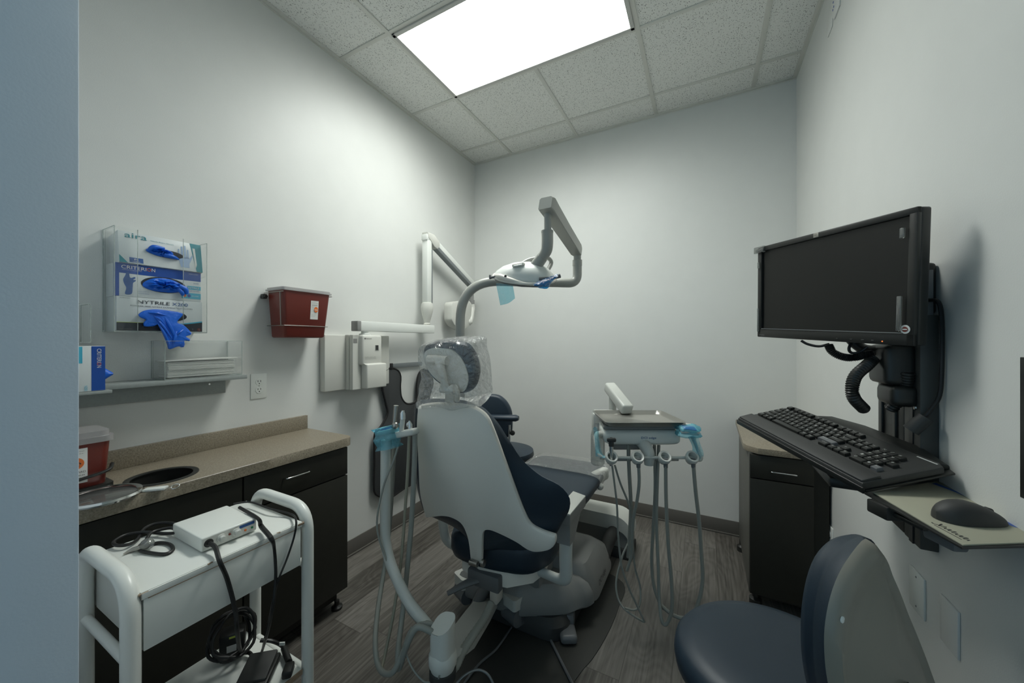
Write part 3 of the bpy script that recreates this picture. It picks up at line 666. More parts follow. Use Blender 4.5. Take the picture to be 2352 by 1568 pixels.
obj('front_panel', m, 'white', cart)
m = MB(); m.bx(CX0 + .02, CX1 - .035, CY0 + .003, CY0 + .012, .672, .7825, .001).bx(CX1 - .030, CX1 - .020, CY0 + .001, CY0 + .012, .672, .7825, .001).bx(CX0 + .02, CX1 - .02, CY1 - .012, CY1 - .003, .672, .7825, .001).bx(CX0 + .004, CX0 + .014, CY0 + .004, CY1 - .004, .672, .7825, .001)
obj('side_panel', m, 'offwhite', cart)
for yy in (.304, .690):
    for z in (.655, .335): obj('crossbar', MB().tube([(CX0 + .01, yy, z), (CX1 - .01, yy, z)], .010, 12, raw=True), 'white', cart)
m = MB(); m.bx(CX0, CX1 - .004, CY0, CY1, .345, .361, .001); m.m(1).bx(CX1 - .0045, CX1, CY0, CY1, .346, .360)
obj('lower_tray', m, ['white', 'chip'], cart)

# device box on the cart
ZC1 = .7985
a = onZ(462, 1240, ZC1 + .036); b2 = onZ(590, 1190, ZC1 + .036); c2 = onZ(406, 1190, ZC1 + .036)
xd = (b2 - a).normalized(); wd_ = (b2 - a).length; nd = V((xd.y, -xd.x, 0)); dd = .165
if nd.dot(V((1, -.2, 0))) < 0: nd = -nd
o = thing('electrosurgery_unit', 'white electronic control box with two knobs on top of the cart', 'device', (a + b2) / 2 - nd * dd / 2 - V((0, 0, .036)))
F3 = frame(xd, Zv); mid = (a + b2) / 2 - nd * dd / 2; mid.z = ZC1 + .004 + .017
obj('casing', MB().box(mid, (wd_, dd, .035), F3, .004, 3), 'white', o)
def fp(t, z, e=0): q = a + xd * (wd_ * t) + nd * (e + .0005); q.z = ZC1 + .0045 + z; return q
m = MB(); m.quad(fp(.02, .003), fp(.98, .003), fp(.98, .031), fp(.02, .031)); m.m(1).quad(fp(.66, .021, .0003), fp(.95, .021, .0003), fp(.95, .029, .0003), fp(.66, .029, .0003)); pnl = obj('front_panel', m, ['offwhite', 'chand'], o)
for t in (.33, .60): obj('knob', MB().lathe([(.0105, 0), (.010, .004), (.0075, .005), (.007, .014), (.005, .0145)], fp(t, .017), nd, 24), 'ltgrey', o)
for t, z, mm_ in ((.48, .018, 'red'), (.77, .012, 'orange'), (.90, .012, 'ledg')): obj('indicator_lamp', MB().lathe([(.003, 0), (.0028, .002), (.001, .003)], fp(t, z), nd, 12), mm_, o)
obj('socket', MB().lathe([(.010, 0), (.010, .002), (.006, .003)], fp(.12, .017), nd, 20), 'black', o)
letter('small_print', [('CUT', fp(.57, .0275, .0006), xd, Zv, wd_ * .05, .002), ('POWER', fp(.45, .022, .0006), xd, Zv, wd_ * .06, .002),], 'ink', pnl)
for s1 in (.1, .9):
    for s2 in (.1, .9): obj('foot', MB().lathe([(.006, 0), (.006, .0045)], a + xd * wd_ * s1 - nd * dd * s2 - V((0, 0, .036)), seg=12), 'black', o)
# cables
def cable(label, pts, r, name='cable', mt='cable', n=6, cat='cable', seg=8, group=None):
    o = obj(name, MB().tube(pts, r, seg, n), mt); tag(o, label, cat, group); return o
zf = .361 + .004
j0 = fp(.12, .017, .004)
cable('black cable from the round socket of the control box down to the lower tray', [j0, j0 + nd * .03 + V((0, 0, -.002)), onZ(505, 1290, .803), onX(522, 1330, CX1 + .008), onX(540, 1400, CX1 + .012), onX(545, 1450, CX1 + .003), P(553, 1495, 1.10), P(575, 1500, 1.12), onZ(585, 1530, zf + .03)], .0052)
j1 = a + xd * (wd_ + .0) - nd * .05 + V((0, 0, -.018)); 
obj_ = cable('black plug cable from the right side of the control box over the tray edge', [onZ(550, 1165, ZC1 + .042), onZ(592, 1190, ZC1 + .04), onZ(600, 1208, .815), onZ(622, 1235, .812), onX(630, 1260, CX1 + .008), onX(633, 1330, CX1 + .012), onX(622, 1420, CX1 + .006), P(600, 1500, 1.15), onZ(575, 1545, zf + .02)], [.0045, .0045, .0062, .006, .004, .0042, .0042, .004, .004])
cable('thin black cord looping over the right end of the cart top', [onZ(536, 1157, ZC1 + .022), onZ(575, 1153, ZC1 + .018), onZ(620, 1168, ZC1 + .018), onZ(668, 1180, ZC1 + .012), onX(680, 1195, CX1 + .007), onX(676, 1230, CX1 + .007), onX(660, 1280, CX1 + .008), onX(635, 1345, CX1 + .01), P(618, 1420, 1.12), P(605, 1480, 1.13), P(597, 1520, 1.14)], .0028)
cl = [(410, 1205), (385, 1200), (355, 1203), (330, 1215), (316, 1238), (295, 1250), (268, 1252), (262, 1243), (290, 1228), (330, 1222), (380, 1225), (405, 1222), (392, 1212), (350, 1222), (335, 1240), (320, 1255), (325, 1265), (350, 1270), (380, 1272), (397, 1262), (390, 1250), (365, 1246), (340, 1253)]
cable('black cable coiled at the left of the cart top beside the control box', [onZ(x, y, ZC1 + .0045 + (.006 if 4 < i < 11 else .011 if 11 <= i < 15 else 0)) for i, (x, y) in enumerate(cl)], .0042)
bl = onZ(338, 1253, ZC1 + .013)
o = thing('plug', 'clear plastic bulb plug lying in the coiled cable', 'plug', bl)
obj('bulb', MB().ell(bl + V((0, 0, .004)), (.017, .014, .014), seg=20), 'cleargrey', o)
obj('metal_tip', MB().tube([bl, onZ(305, 1262, ZC1 + .006), onZ(284, 1272, ZC1 + .004)], [.007, .0055, .002], 10), 'steel', o)
# lower shelf stuff
def coil(c, r, k, rr_, label, tilt=0, mt='cable', sq=1):
    pts = []; random.seed(int(c[0] * 1000) % 97)
    R = rotm('Y', tilt)
    for i in range(k * 10):
        a_ = i * 2 * math.pi / 10; q = r * (1 + .10 * math.sin(i * 1.7)); pts.append(V(c) + R @ V((q * math.cos(a_) * sq, q * math.sin(a_), .004 + i * .0013 + .004 * math.sin(i * 2.3))))
    return cable(label, pts, rr_, 'cable', mt, 4)
cc0 = P(525, 1470, 1.12); cc0.z = .430
coil((cc0.x, cc0.y, cc0.z), .058, 4, .0045, 'black power cable wound in an upright coil under the cart top', math.radians(62))
pb = onZ(535, 1505, zf)
o = thing('power_adapter', 'black power adapter block with white label inside the upright cable coil', 'power adapter', pb)
F3 = frame(V((.5, .8, 0)), Zv)
obj('block', MB().box(pb + V((0, 0, .042)), (.062, .05, .08), F3, .006), 'black', o)
qn = F3 @ V((0, -1, 0)); qr = F3 @ V((1, 0, 0)); c0 = pb + qn * .0255 + V((0, 0, .03))
if (V((0, 0, EYE)) - c0).dot(qn) < 0: qn = -qn; c0 = pb + qn * .0255 + V((0, 0, .03))
obj('label', MB().quad(c0 - qr * .012, c0 + qr * .012, c0 + qr * .012 + Zv * .02, c0 - qr * .012 + Zv * .02), 'paper', o)
obj('sticker', MB().quad(c0 - qr * .006 + Zv * .04, c0 + qr * .012 + Zv * .04, c0 + qr * .012 + Zv * .046, c0 - qr * .006 + Zv * .046), 'yellow', o)
fpd = onZ(592, 1555, zf)
o = thing('foot_pedal', 'black foot pedal lying on the lower tray of the cart', 'foot pedal', fpd)
F3 = frame(V((.75, .66, 0)), Zv)
obj('base', MB().box(fpd + V((0, 0, .012)), (.085, .11, .022), F3, .006), 'black', o)
obj('tread', MB().box(fpd + V((0, 0, .030)), (.075, .09, .012), F3 @ rotm('X', .12), .005), 'dkgrey', o)
cable('black cord running along the right of the lower tray to a mains plug', [onZ(598, 1470, zf + .05), onZ(625, 1472, zf + .04), onZ(650, 1485, zf + .015), onZ(662, 1510, zf + .01), onZ(664, 1540, zf + .006)], .0055)
pg = onZ(662, 1548, zf)
tag(obj('mains_plug', MB().tube([onZ(652, 1488, zf + .014), onZ(664, 1520, zf + .012)], .009, 12, raw=True).box(pg + V((0, 0, .012)), (.026, .04, .022), frame(V((.7, .7, 0)), Zv), .005), 'black'), 'black mains plug lying at the right end of the lower tray', 'plug')
tag(obj('cable_tag', MB().box(onZ(648, 1478, zf + .034), (.016, .004, .010), frame(V((.8, .5, 0)), Zv), .001), 'white'), 'small white tag on the black cord on the lower tray', 'tag')
# ================================================================ X-RAY WALL UNIT (left wall)
o = thing('xray_wall_unit', 'off-white wall-mounted x-ray generator with folding arm and tube head on left wall', 'x-ray unit', (XL, 1.6, 1.03))
X1 = XL + .045
obj('mounting_plate', MB().bx(XL, X1, 1.335, 1.815, 1.045, 1.372, .006), 'offwhite', o)
m = MB(); yl, yr = 1.470, 1.672
m.slab([V((XL + .04, y, z)) for y, z in ((yl, 1.372), (yr, 1.372), (yr, 1.205), (yr + .03, 1.185), (yr + .03, 1.045), (yl, 1.045))], XP, .035, .004)
m.bx(XL + .04, XL + .145, 1.512, 1.660, 1.19, 1.372, .012, 3).bx(XL + .04, XL + .16, 1.532, 1.685, 1.046, 1.196, .008, 3)
m.loft([[V((XL + .145, 1.52, 1.20)), V((XL + .145, 1.655, 1.20)), V((XL + .155, 1.675, 1.185)), V((XL + .155, 1.54, 1.185))], [V((XL + .05, 1.52, 1.20)), V((XL + .05, 1.655, 1.20)), V((XL + .05, 1.675, 1.185)), V((XL + .05, 1.54, 1.185))]])
m.slab([V((XL + .08, y, z)) for y, z in ((yl, 1.372), (1.53, 1.372), (1.53, 1.046), (yl, 1.046))], XP, .03, .004)
obj('control_box', m, 'offwhite', o)
obj('vent_label', MB().bx(XL + .11, XL + .1115, 1.474, 1.500, 1.325, 1.350), 'midgrey', o)
q = obj('display', MB().bx(XL + .144, XL + .1475, 1.605, 1.635, 1.278, 1.312, .001), 'ltgrey', o)
obj('display_screen', MB().bx(XL + .147, XL + .1482, 1.606, 1.628, 1.280, 1.310), 'ink', q)
letter('lettering', [('Belmont', (XL + .146, 1.537, 1.347), Yv, Zv, .040, .008), ('WARNING this x-ray unit may be dangerous', (XL + .146, 1.526, 1.237), Yv, Zv, .085, .0035), ('to patient and operator unless safe', (XL + .146, 1.526, 1.231), Yv, Zv, .085, .0035), ('exposure factors are observed', (XL + .146, 1.526, 1.225), Yv, Zv, .085, .0035)], 'ink', o)
obj('logo_mark', MB().tube([(XL + .146, 1.5285 + .0038 * math.cos(a), 1.351 + .0036 * math.sin(a)) for a in [i * .785 for i in range(8)]], .0012, 6, closed=True, raw=True), 'ink', o)
# arms
ax = XL + .10
pv = V((ax, 1.565, 1.372))
obj('swivel', MB().lathe([(.034, 0), (.034, .008), (.022, .012), (.022, .024)], pv, seg=24), 'white', o)
A0 = V((ax, 1.50, 1.428)); A1 = V((ax, 2.135, 1.428))
obj('horizontal_arm', MB().bx(ax - .028, ax + .028, A0.y, 2.19, 1.396, 1.456, .004), 'white', o)
obj('arm_end_cap', MB().bx(ax - .0285, ax + .0285, A0.y - .012, A0.y + .018, 1.3955, 1.4565, .004), 'midgrey', o)
vy = 2.135
obj('shoulder_cup', MB().lathe([(.022, 0), (.026, .01), (.020, .016), (.026, .04), (.036, .075), (.044, .11), (.046, .14), (.040, .165), (.03, .17)], (ax, vy, 1.456), seg=28), 'offwhite', o)
obj('vertical_arm', MB().bx(ax - .026, ax + .026, vy - .026, vy + .026, 1.60, 2.10, .005), 'white', o)
obj('arm_rail', MB().bx(ax - .012, ax + .029, vy + .022, vy + .031, 1.62, 2.03, .002), 'alu', o)
E0 = V((ax, vy + .02, 2.115)); E1 = V((ax, 2.74, 1.835))
obj('elbow_cover', MB().slab([V((ax - .03, y, z)) for y, z in cr([(vy - .02, 2.15, 0), (vy + .075, 2.12, 0), (vy + .115, 2.075, 0), (vy + .095, 2.035, 0), (vy + .04, 2.045, 0), (vy - .008, 2.09, 0), (vy - .025, 2.12, 0)], 4, True) and [(vy - .025, 2.150), (vy + .05, 2.150), (vy + .115, 2.105), (vy + .115, 2.07), (vy + .09, 2.045), (vy + .05, 2.055), (vy + .01, 2.09), (vy - .018, 2.11)]], XP, .062, .010), 'offwhite', o)
obj('elbow_pivot', MB().bx(ax - .027, ax + .027, vy - .033, vy + .0, 2.09, 2.135, .004), 'white', o)
dv = (E1 - E0).normalized(); nv = V((0, dv.z, -dv.y)); nv = nv if nv.z > 0 else -nv
mid = (E0 + E1) / 2 + dv * .03; ln = (E1 - E0).length
Rm = frame(dv, nv)
obj('diagonal_arm', MB().box(mid + nv * .012, (ln - .06, .052, .040), Rm, .004), 'white', o)
obj('spring_rail', MB().box(mid - nv * .020 + XP * .004, (ln - .06, .046, .028), Rm, .003), 'alu', o)
hy_ = 2.765
obj('wrist_joint', MB().box((ax, hy_ - .01, 1.835), (.05, .065, .075), None, .02, 3).lathe([(.018, 0), (.018, .03)], (ax, hy_ - .035, 1.775), seg=16), 'offwhite', o)
obj('drop_tube', MB().cyl((ax, hy_ - .03, 1.64), (ax, hy_ - .03, 1.79), .017, seg=18).cyl((ax, hy_ - .03, 1.655), (ax, hy_ - .03, 1.705), .024, seg=20), 'midgrey', o)
obj('yoke', MB().tube([(ax, hy_ - .03, 1.665), (ax + .004, hy_ - .03, 1.63), (ax + .018, hy_ - .055, 1.585), (ax + .030, hy_ - .085, 1.53), (ax + .028, hy_ - .10, 1.50)], [.026, .026, .022, .020, .022], 16).ell((ax + .02, hy_ - .105, 1.505), (.028, .03, .032)), 'offwhite', o)
m = MB(); c0 = onX(1020, 696, ax); 
rg = [onX(x, y, ax - .05) for x, y in ((1022, 694), (1060, 690), (1066, 697), (1067, 740), (1058, 752), (1046, 760), (1026, 748), (1019, 735), (1019, 700))]
m.slab(resample(rg, 60), XP, .085, .014)
obj('tube_head', m, 'offwhite', o)
obj('cone_socket', MB().cyl((ax, 2.545, 1.22), (ax, 2.545, 1.52), .006, seg=8), 'offwhite', o)

# ================================================================ LEAD APRON on its magnetic bar
pw = V((XL + .03, 0, 0))
pix = [(896, 845), (881, 853), (875, 872), (877, 894), (885, 929), (888, 951), (872, 980), (859, 996), (858, 1063), (857, 1120), (864, 1136), (891, 1143), (913, 1130), (933, 1117), (961, 1105), (1005, 1098), (1012, 1040), (1008, 985), (985, 950), (982, 920), (992, 880), (985, 858), (972, 848), (960, 858), (955, 885), (953, 920), (933, 927), (920, 913), (917, 888), (918, 865), (912, 851)]
o = thing('lead_apron', 'charcoal x-ray protection apron hanging from a magnetic bar on left wall', 'apron', onX(935, 1143, XL + .04))
rg = trace(pix, pw, XP, 140)
obj('body', MB().slab(rg, XP, .012, .004), 'apron', o)
obj('binding', MB().tube([p + XP * .008 for p in rg], .0075, 8, closed=True, raw=True), 'trimblk', o)
a_ = onX(899, 845, XL + .042)
obj('hanging_loop', MB().box(a_ + V((0, 0, .012)), (.01, .022, .042), None, .002), 'trimblk', o)
z_ = 1.163
obj_bar = obj('magnetic_bar', MB().bx(XL, XL + .022, 1.872, 2.17, z_ - .016, z_ + .014, .002), 'alu')
tag(obj_bar, 'grey metal hanger bar on the left wall above the apron', 'hanger bar')
m = MB().tube([(XL + .03, 1.80, 1.08), (XL + .045, 1.93, .98), (XL + .045, 2.03, .96)], .012, 8)

# ================================================================ DENTAL CHAIR
rec = math.radians(20)
bn = V((0, math.cos(rec), math.sin(rec)))           # normal of the backrest, pointing forward (to the toes) 
bp = V((-.79, 1.215, .45)); bu = V((0, -math.sin(rec), math.cos(rec)))
ch = thing('dental_chair', 'dental patient chair with navy upholstery and grey back shell in the room centre', 'dental chair', (-.75, 1.55, 0))
sh = [(957, 945), (960, 934), (993, 928), (1047, 930), (1080, 936), (1097, 943), (1117, 961), (1133, 996), (1159, 1066), (1184, 1133), (1204, 1184), (1220, 1210), (1245, 1224), (1274, 1234), (1276, 1240), (1274, 1252), (1261, 1265), (1231, 1270), (1210, 1264), (1183, 1246), (1138, 1224), (1118, 1219), (1109, 1226), (1107, 1249), (1106, 1290), (1103, 1296), (1095, 1294), (1082, 1289), (1079, 1283), (1076, 1255), (1070, 1228), (1058, 1204), (1037, 1191), (1016, 1187), (992, 1189), (977, 1189), (971, 1170), (962, 1127), (958, 1047), (955, 983)]
rs = trace(sh, bp, bn, 220)
# gentle wrap of the lower corners round the hips
def wrapx(p):
    dx = -1
    return p + bn * (0 if dx < 0 else dx * dx * 1.2)
m = MB(); m.slab(rs, bn, .022, .009)
bmesh.ops.triangulate(m.bm, faces=[f for f in m.bm.faces if len(f.verts) > 8])
for v in m.bm.verts: v.co = wrapx(v.co)
obj('back_shell', m, 'shell', ch)
pad0 = [(957, 943), (960, 932), (993, 925), (1047, 927), (1080, 933), (1100, 943), (1120, 962), (1136, 996), (1160, 1066), (1186, 1133), (1206, 1184), (1222, 1208), (1245, 1222), (1262, 1240), (1215, 1255), (1150, 1240), (1105, 1262), (1078, 1240), (1045, 1196), (985, 1180), (970, 1150), (960, 1090), (957, 1040), (955, 983)]
pad1 = [(953, 934), (962, 920), (1000, 915), (1060, 918), (1094, 928), (1112, 936), (1130, 954), (1148, 976), (1174, 1018), (1199, 1055), (1240, 1091), (1281, 1112), (1303, 1133), (1310, 1152), (1306, 1175), (1294, 1196), (1280, 1222), (1262, 1245), (1220, 1262), (1150, 1262), (1100, 1258), (1050, 1215), (985, 1180), (966, 1150), (955, 1100), (950, 1060), (951, 983)]
def pl(o_): return bp + bn * o_
N_ = 110
r0 = trace(pad0, pl(.015), bn, N_); r1 = trace(pad1, pl(.055), bn, N_); r1b = trace(pad1, pl(.085), bn, N_)
def mixr(a, b, t): return [p.lerp(q, t) for p, q in zip(a, b)]
c_ = sum(r1b, V()) / N_
ins = [c_ + (p - c_) * .93 + bn * .012 for p in r1b]; ins2 = [c_ + (p - c_) * .80 + bn * .018 for p in r1b]
m = MB(); m.loft([r0, [p.lerp(q, .75) - bn * .004 for p, q in zip(r0, r1)], r1, mixr(r1, r1b, .5), r1b, [c_ + (p - c_) * .975 + bn * .007 for p in r1b], ins, ins2], True, True)
obj('backrest_cushion', m, 'vinyl', ch, ang=60)
# hinge
hb = onPl(1092, 1287, bp, bn)
obj('hinge_pin', MB().cyl(hb + V((-.018, -.012, -.004)), hb + V((.018, -.012, -.004)), .011, seg=18).cyl(hb + V((.03, .0, 0)), hb + V((.042, .0, 0)), .014, seg=18), 'steel', ch)
# headrest: oval cushion, shell and double-link arm
hp0 = bp + bu * .80 + bn * .03
hn = (bn * .96 + V((0, 0, -.08))).normalized()
oval = [(1030, 786), (1060, 795), (1080, 822), (1089, 855), (1087, 880), (1077, 900), (1062, 906), (1045, 903), (1020, 890), (1000, 878), (985, 862), (973, 840), (968, 818), (972, 797), (990, 788), (1010, 784)]
ovs = [(1015, 800), (1040, 805), (1062, 828), (1074, 860), (1074, 880), (1066, 898), (1052, 898), (1020, 884), (1003, 872), (988, 856), (977, 838), (973, 820), (978, 806), (995, 799)]
hr0 = trace(oval, hp0, hn, 64); c_ = sum(hr0, V()) / 64
m = MB(); m.loft([[c_ + (p - c_) * .90 for p in hr0], [c_ + (p - c_) * .97 + hn * .006 for p in hr0], [p + hn * .02 for p in hr0], [p + hn * .035 for p in hr0], [c_ + (p - c_) * .93 + hn * .05 for p in hr0], [c_ + (p - c_) * .75 + hn * .058 for p in hr0]])
obj('headrest_cushion', m, 'vinyl', ch, ang=60)
ors = trace(ovs, hp0 - hn * .004, hn, 56)
m = MB(); m.slab(ors, hn, .012, .005); m.dome([p - hn * .0 for p in ors], -hn, .012)
obj('headrest_shell', m, 'shell', ch)
def hpnt(x, y, o_=0): return onPl(x, y, hp0 - hn * o_, hn)
m = MB(); m.tube([hpnt(985, 825, .018), hpnt(1010, 825, .020), hpnt(1028, 828, .022)], .015, 16, raw=True)
obj('headrest_pivot', m, 'shell', ch)
m = MB(); m.tube([hpnt(1008, 826, .022), hpnt(1015, 850, .030), hpnt(1020, 875, .034), hpnt(1022, 893, .032)], [.016, .012, .011, .016], 14)
obj('headrest_link', m, 'shell', ch)
m = MB(); m.tube([hpnt(1014, 893, .030), hpnt(1042, 897, .030)], .013, 16, raw=True); m.tube([hpnt(1038, 893, .03), hpnt(1046, 893, .03)], .015, 16, raw=True)
obj('headrest_knuckle', m, 'shell', ch)
q0 = hpnt(1040, 896, .026); q1 = onPl(1046, 915, pl(.03), bn); q2 = onPl(1038, 935, pl(.02), bn)
obj('headrest_bar', MB().loft([[p + V((dx, 0, 0)) + bn * dy for dx, dy in ((-.018, -.006), (.018, -.006), (.018, .006), (-.018, .006))] for p in (hpnt(1035, 900, .02), onPl(1034, 918, pl(.03), bn), onPl(1034, 935, pl(.022), bn), onPl(1034, 950, pl(.022), bn))]).tube([q0, hpnt(1050, 900, .026), onPl(1050, 918, pl(.02), bn)], .009, 12), 'shell', ch)
# seat, leg rest
sz = .475
def seat_ring(z, k=0):
    pts = [(-.985, 1.30), (-1.0, 1.42), (-.985, 1.60), (-.965, 1.80), (-.60, 1.80), (-.575, 1.60), (-.555, 1.45), (-.575, 1.36), (-.62, 1.30), (-.72, 1.265), (-.84, 1.25), (-.94, 1.26)]
    r = resample(cr([V((x, y, z)) for x, y in pts], 6, True), 72); c = sum(r, V()) / 72
    return [c + (p - c) * (1 - k) for p in r]
m = MB(); m.loft([seat_ring(.395, .10), seat_ring(.410, .035), seat_ring(.44, 0), seat_ring(.49, 0), seat_ring(.515, .03), seat_ring(.525, .12)])
obj('seat_cushion', m, 'vinyl', ch, ang=60)
# leg rest (from the seat to the toe)
def leg_sec(y, hw, zt, th, xc=-.775):
    out = []
    n = 40
    for i in range(n):
        a = 2 * math.pi * i / n; ca, sa = math.cos(a), math.sin(a)
        out.append(V((xc + hw * math.copysign(abs(ca) ** .35, ca), y, zt - th / 2 + th / 2 * math.copysign(abs(sa) ** .6, sa))))
    return out
m = MB(); m.loft([leg_sec(1.62, .20, .530, .075), leg_sec(1.72, .225, .540, .08), leg_sec(1.9, .240, .553, .08), leg_sec(2.1, .247, .562, .072), leg_sec(2.24, .243, .562, .062), leg_sec(2.31, .225, .556, .046), leg_sec(2.345, .19, .546, .022)])
obj('leg_rest', m, 'vinyl', ch, ang=60)
m = MB(); m.loft([leg_sec(1.66, .12, .452, .045), leg_sec(1.9, .20, .478, .03), leg_sec(2.15, .215, .490, .025), leg_sec(2.27, .19, .500, .02)])
obj('leg_rest_pan', m, 'black', ch)
m = MB()
def toe_sec(y, hw, zt, th): return leg_sec(y, hw, zt, th)
m.loft([toe_sec(2.05, .256, .573, .095), toe_sec(2.2, .257, .575, .09), toe_sec(2.33, .250, .568, .07), toe_sec(2.385, .22, .556, .035)], False, True)
obj('toe_cover', m, 'bag', ch, label='clear plastic cover over the toe end')
obj('toe_plate', MB().box((-.555, 2.18, .53), (.05, .15, .075), rotm('Z', -.3), .02, 3).ell((-.53, 2.09, .50), (.02, .02, .02)), 'ltgrey', ch)
# arm supports
def armpath(s):
    return [(-.775 + s * .30, 1.68, .665), (-.775 + s * .305, 1.44, .665), (-.775 + s * .30, 1.335, .60), (-.775 + s * .295, 1.34, .47), (-.775 + s * .285, 1.37, .39), (-.775 + s * .20, 1.38, .365), (-.775 + s * .06, 1.40, .365)]
for s in (1, -1):
    X_ = -.775 + s * .30
    m = MB()
    pp = fillet([(X_, 1.36, .655), (X_, 1.345, .50), (X_ - s * .005, 1.37, .385), (X_ - s * .10, 1.40, .372), (X_ - s * .24, 1.42, .372)], .06, 6)
    m.tube(pp, .026, 14, raw=True, flat=.62, up=(0, 1, 0))
    a = obj('arm_support', m, 'ltgrey', ch)
    zt_ = .680
    m = MB(); m.slab([V((x, y, zt_ - .04)) for x, y in ((X_ - .032, 1.31), (X_ + .030, 1.31), (X_ + .034, 1.50), (X_ - .028, 1.52))], Zv, .04, .006)
    m.loft([[V((X_ + dx, y, z)) for dx, y in ((-.026, 1.32), (.026, 1.32), (.026, y2), (-.026, y2))] for z, y2 in ((.56, 1.37), (.645, 1.47))])
    obj('arm_bracket', m, 'midgrey', ch)
    obj('arm_top', MB().slab([V((x, y, zt_)) for x, y in ((X_ - .032, 1.31), (X_ + .030, 1.31), (X_ + .034, 1.50), (X_ - .028, 1.52))], Zv, .006, .002), 'ltgrey', ch)
# under-seat frame and column
m = MB(); m.loft([[V((x, y, z)) for x, y in cr([(-.93, 1.22, 0), (-.92, 1.55, 0), (-.64, 1.55, 0), (-.58, 1.32, 0), (-.66, 1.20, 0), (-.80, 1.17, 0)], 4, True) and [(-.93, 1.30), (-.94, 1.42), (-.92, 1.62), (-.63, 1.62), (-.60, 1.44), (-.62, 1.36), (-.70, 1.285), (-.82, 1.265)]] for z in (.345, .375, .405)])
obj('seat_frame', m, 'shell', ch)
obj('recline_lever', MB().tube([(-.82, 1.27, .355), (-.86, 1.23, .345), (-.91, 1.17, .325)], [.022, .02, .012], 12, flat=.6).bx(-.87, -.72, 1.25, 1.34, .33, .395, .008), 'grey', ch)
obj('lift_column', MB().bx(-.90, -.66, 1.52, 1.70, .20, .36, .02), 'midgrey', ch)
# base covers
def rr(x0, x1, y0, y1, z, r, k=5): return [V((cx + r * math.cos(math.radians(a0 + 90 * j / k)), cy + r * math.sin(math.radians(a0 + 90 * j / k)), z)) for cx, cy, a0 in ((x1 - r, y1 - r, 0), (x0 + r, y1 - r, 90), (x0 + r, y0 + r, 180), (x1 - r, y0 + r, 270)) for j in range(k + 1)]
m = MB(); m.loft([rr(-1.03, -.455, 1.69, 2.12, .085, .09), rr(-1.03, -.455, 1.69, 2.12, .10, .09), rr(-1.0, -.478, 1.685, 2.08, .20, .08), rr(-.97, -.51, 1.69, 2.0, .255, .07), rr(-.93, -.56, 1.70, 1.95, .275, .05)])
bc = obj('base_cover', m, 'midgrey', ch)
rpoly = [(-1.09, 1.50), (-1.06, 1.465), (-.76, 1.465), (-.715, 1.485), (-.56, 1.575), (-.51, 1.64), (-.50, 1.72), (-1.09, 1.72)]
def rp(z, k): c = V((-.80, 1.62, 0)); return [c + (V((x, y, 0)) - c) * k + V((0, 0, z)) for x, y in [(p.x, p.y) for p in resample(cr([V((x, y, 0)) for x, y in rpoly], 4, True), 60)]]
m = MB(); m.loft([rp(.085, .94), rp(.10, 1), rp(.145, .99), rp(.19, .92), rp(.215, .80), rp(.222, .6)])
obj('rear_base_cover', m, 'midgrey', ch)
for x, y, s in ((-1.045, 1.53, -1), (-.765, 1.52, 1)):
    R_ = rotm('Z', math.radians(-25 if s < 0 else -20))
    fc = obj('corner_housing', MB().loft([[V((x, y, 0)) + R_ @ p for p in rr(-.045, .045, -.07, .07, z, .014)] for z in (.125, .175)] ), 'ltgrey', ch)
    m = MB(); pts = [V((x, y, 0)) + R_ @ V((0, yy, 0)) for yy in (-.10, .02)]
    m.tube([V((x, y, .085)) + R_ @ V((-.042, -.035, 0)), V((x, y, .085)) + R_ @ V((.042, -.035, 0))], .040, 20, raw=True)
    m.loft([[V((x, y, 0)) + R_ @ p for p in rr(-.042, .042, -.035, .05, z, .012)] for z in (.045, .125)])
    obj('corner_bumper', m, 'grey', ch)
obj('pedal_post', MB().tube([(-.90, 1.46, .19), (-.915, 1.41, .15), (-.925, 1.375, .10)], [.03, .026, .022], 14).lathe([(.036, 0), (.036, .03), (.03, .036)], (-.925, 1.372, .065), seg=20), 'grey', ch)
obj('cable_bracket', MB().bx(-.98, -.82, 1.43, 1.47, .20, .232, .008).bx(-.86, -.82, 1.41, 1.47, .15, .225, .008), 'shell', ch)
obj('swivel_foot', MB().box((-.548, 1.575, .026), (.075, .12, .04), rotm('Z', .5), .016, 3).box((-.56, 1.64, .055), (.05, .10, .06), rotm('Z', .3), .015), 'grey', ch)
m = MB(); m.loft([rr(-1.07, -.54, 1.50, 2.12, .006, .1), rr(-1.07, -.54, 1.50, 2.12, .06, .1), rr(-1.05, -.56, 1.52, 2.10, .09, .1)])
obj('base_plate', m, 'dkgrey', ch)
ptx = V((-.4585, 1.80, .115)); rt = V((0, 1, 0)); up_ = V((-.12, 0, 1))
letter('lettering', [('DCI edge', ptx, rt, up_, .13, .034)], 'dkgrey', bc)
# plastic bag over the headrest
bo = [(952, 800), (985, 790), (1018, 786), (1050, 787), (1078, 790), (1080, 815), (1090, 850), (1092, 890), (1096, 938), (1080, 940), (1060, 944), (1030, 950), (1000, 944), (975, 941), (949, 943), (952, 900), (958, 870), (953, 835)]
bp0 = hp0 - hn * .055; rb = trace(bo, bp0, hn, 80)
random.seed(11); c_ = sum(rb, V()) / 80
def wr(r, k, o_, amp): return [c_ + (p - c_) * k + hn * (o_ + amp * (math.sin(i * .9 + k * 20) * .5 + math.sin(i * .37 + k * 9) * .5)) for i, p in enumerate(r)]
m = MB(); m.loft([wr(rb, .06, .004, .002), wr(rb, .35, .0, .006), wr(rb, .62, .002, .008), wr(rb, .85, .006, .007), wr(rb, .97, .016, .004), wr(rb, 1.0, .03, .003), wr(rb, .985, .075, .004), wr(rb, .93, .110, .003), wr(rb, .6, .116, .002), wr(rb, .1, .116, .001)], True, True)
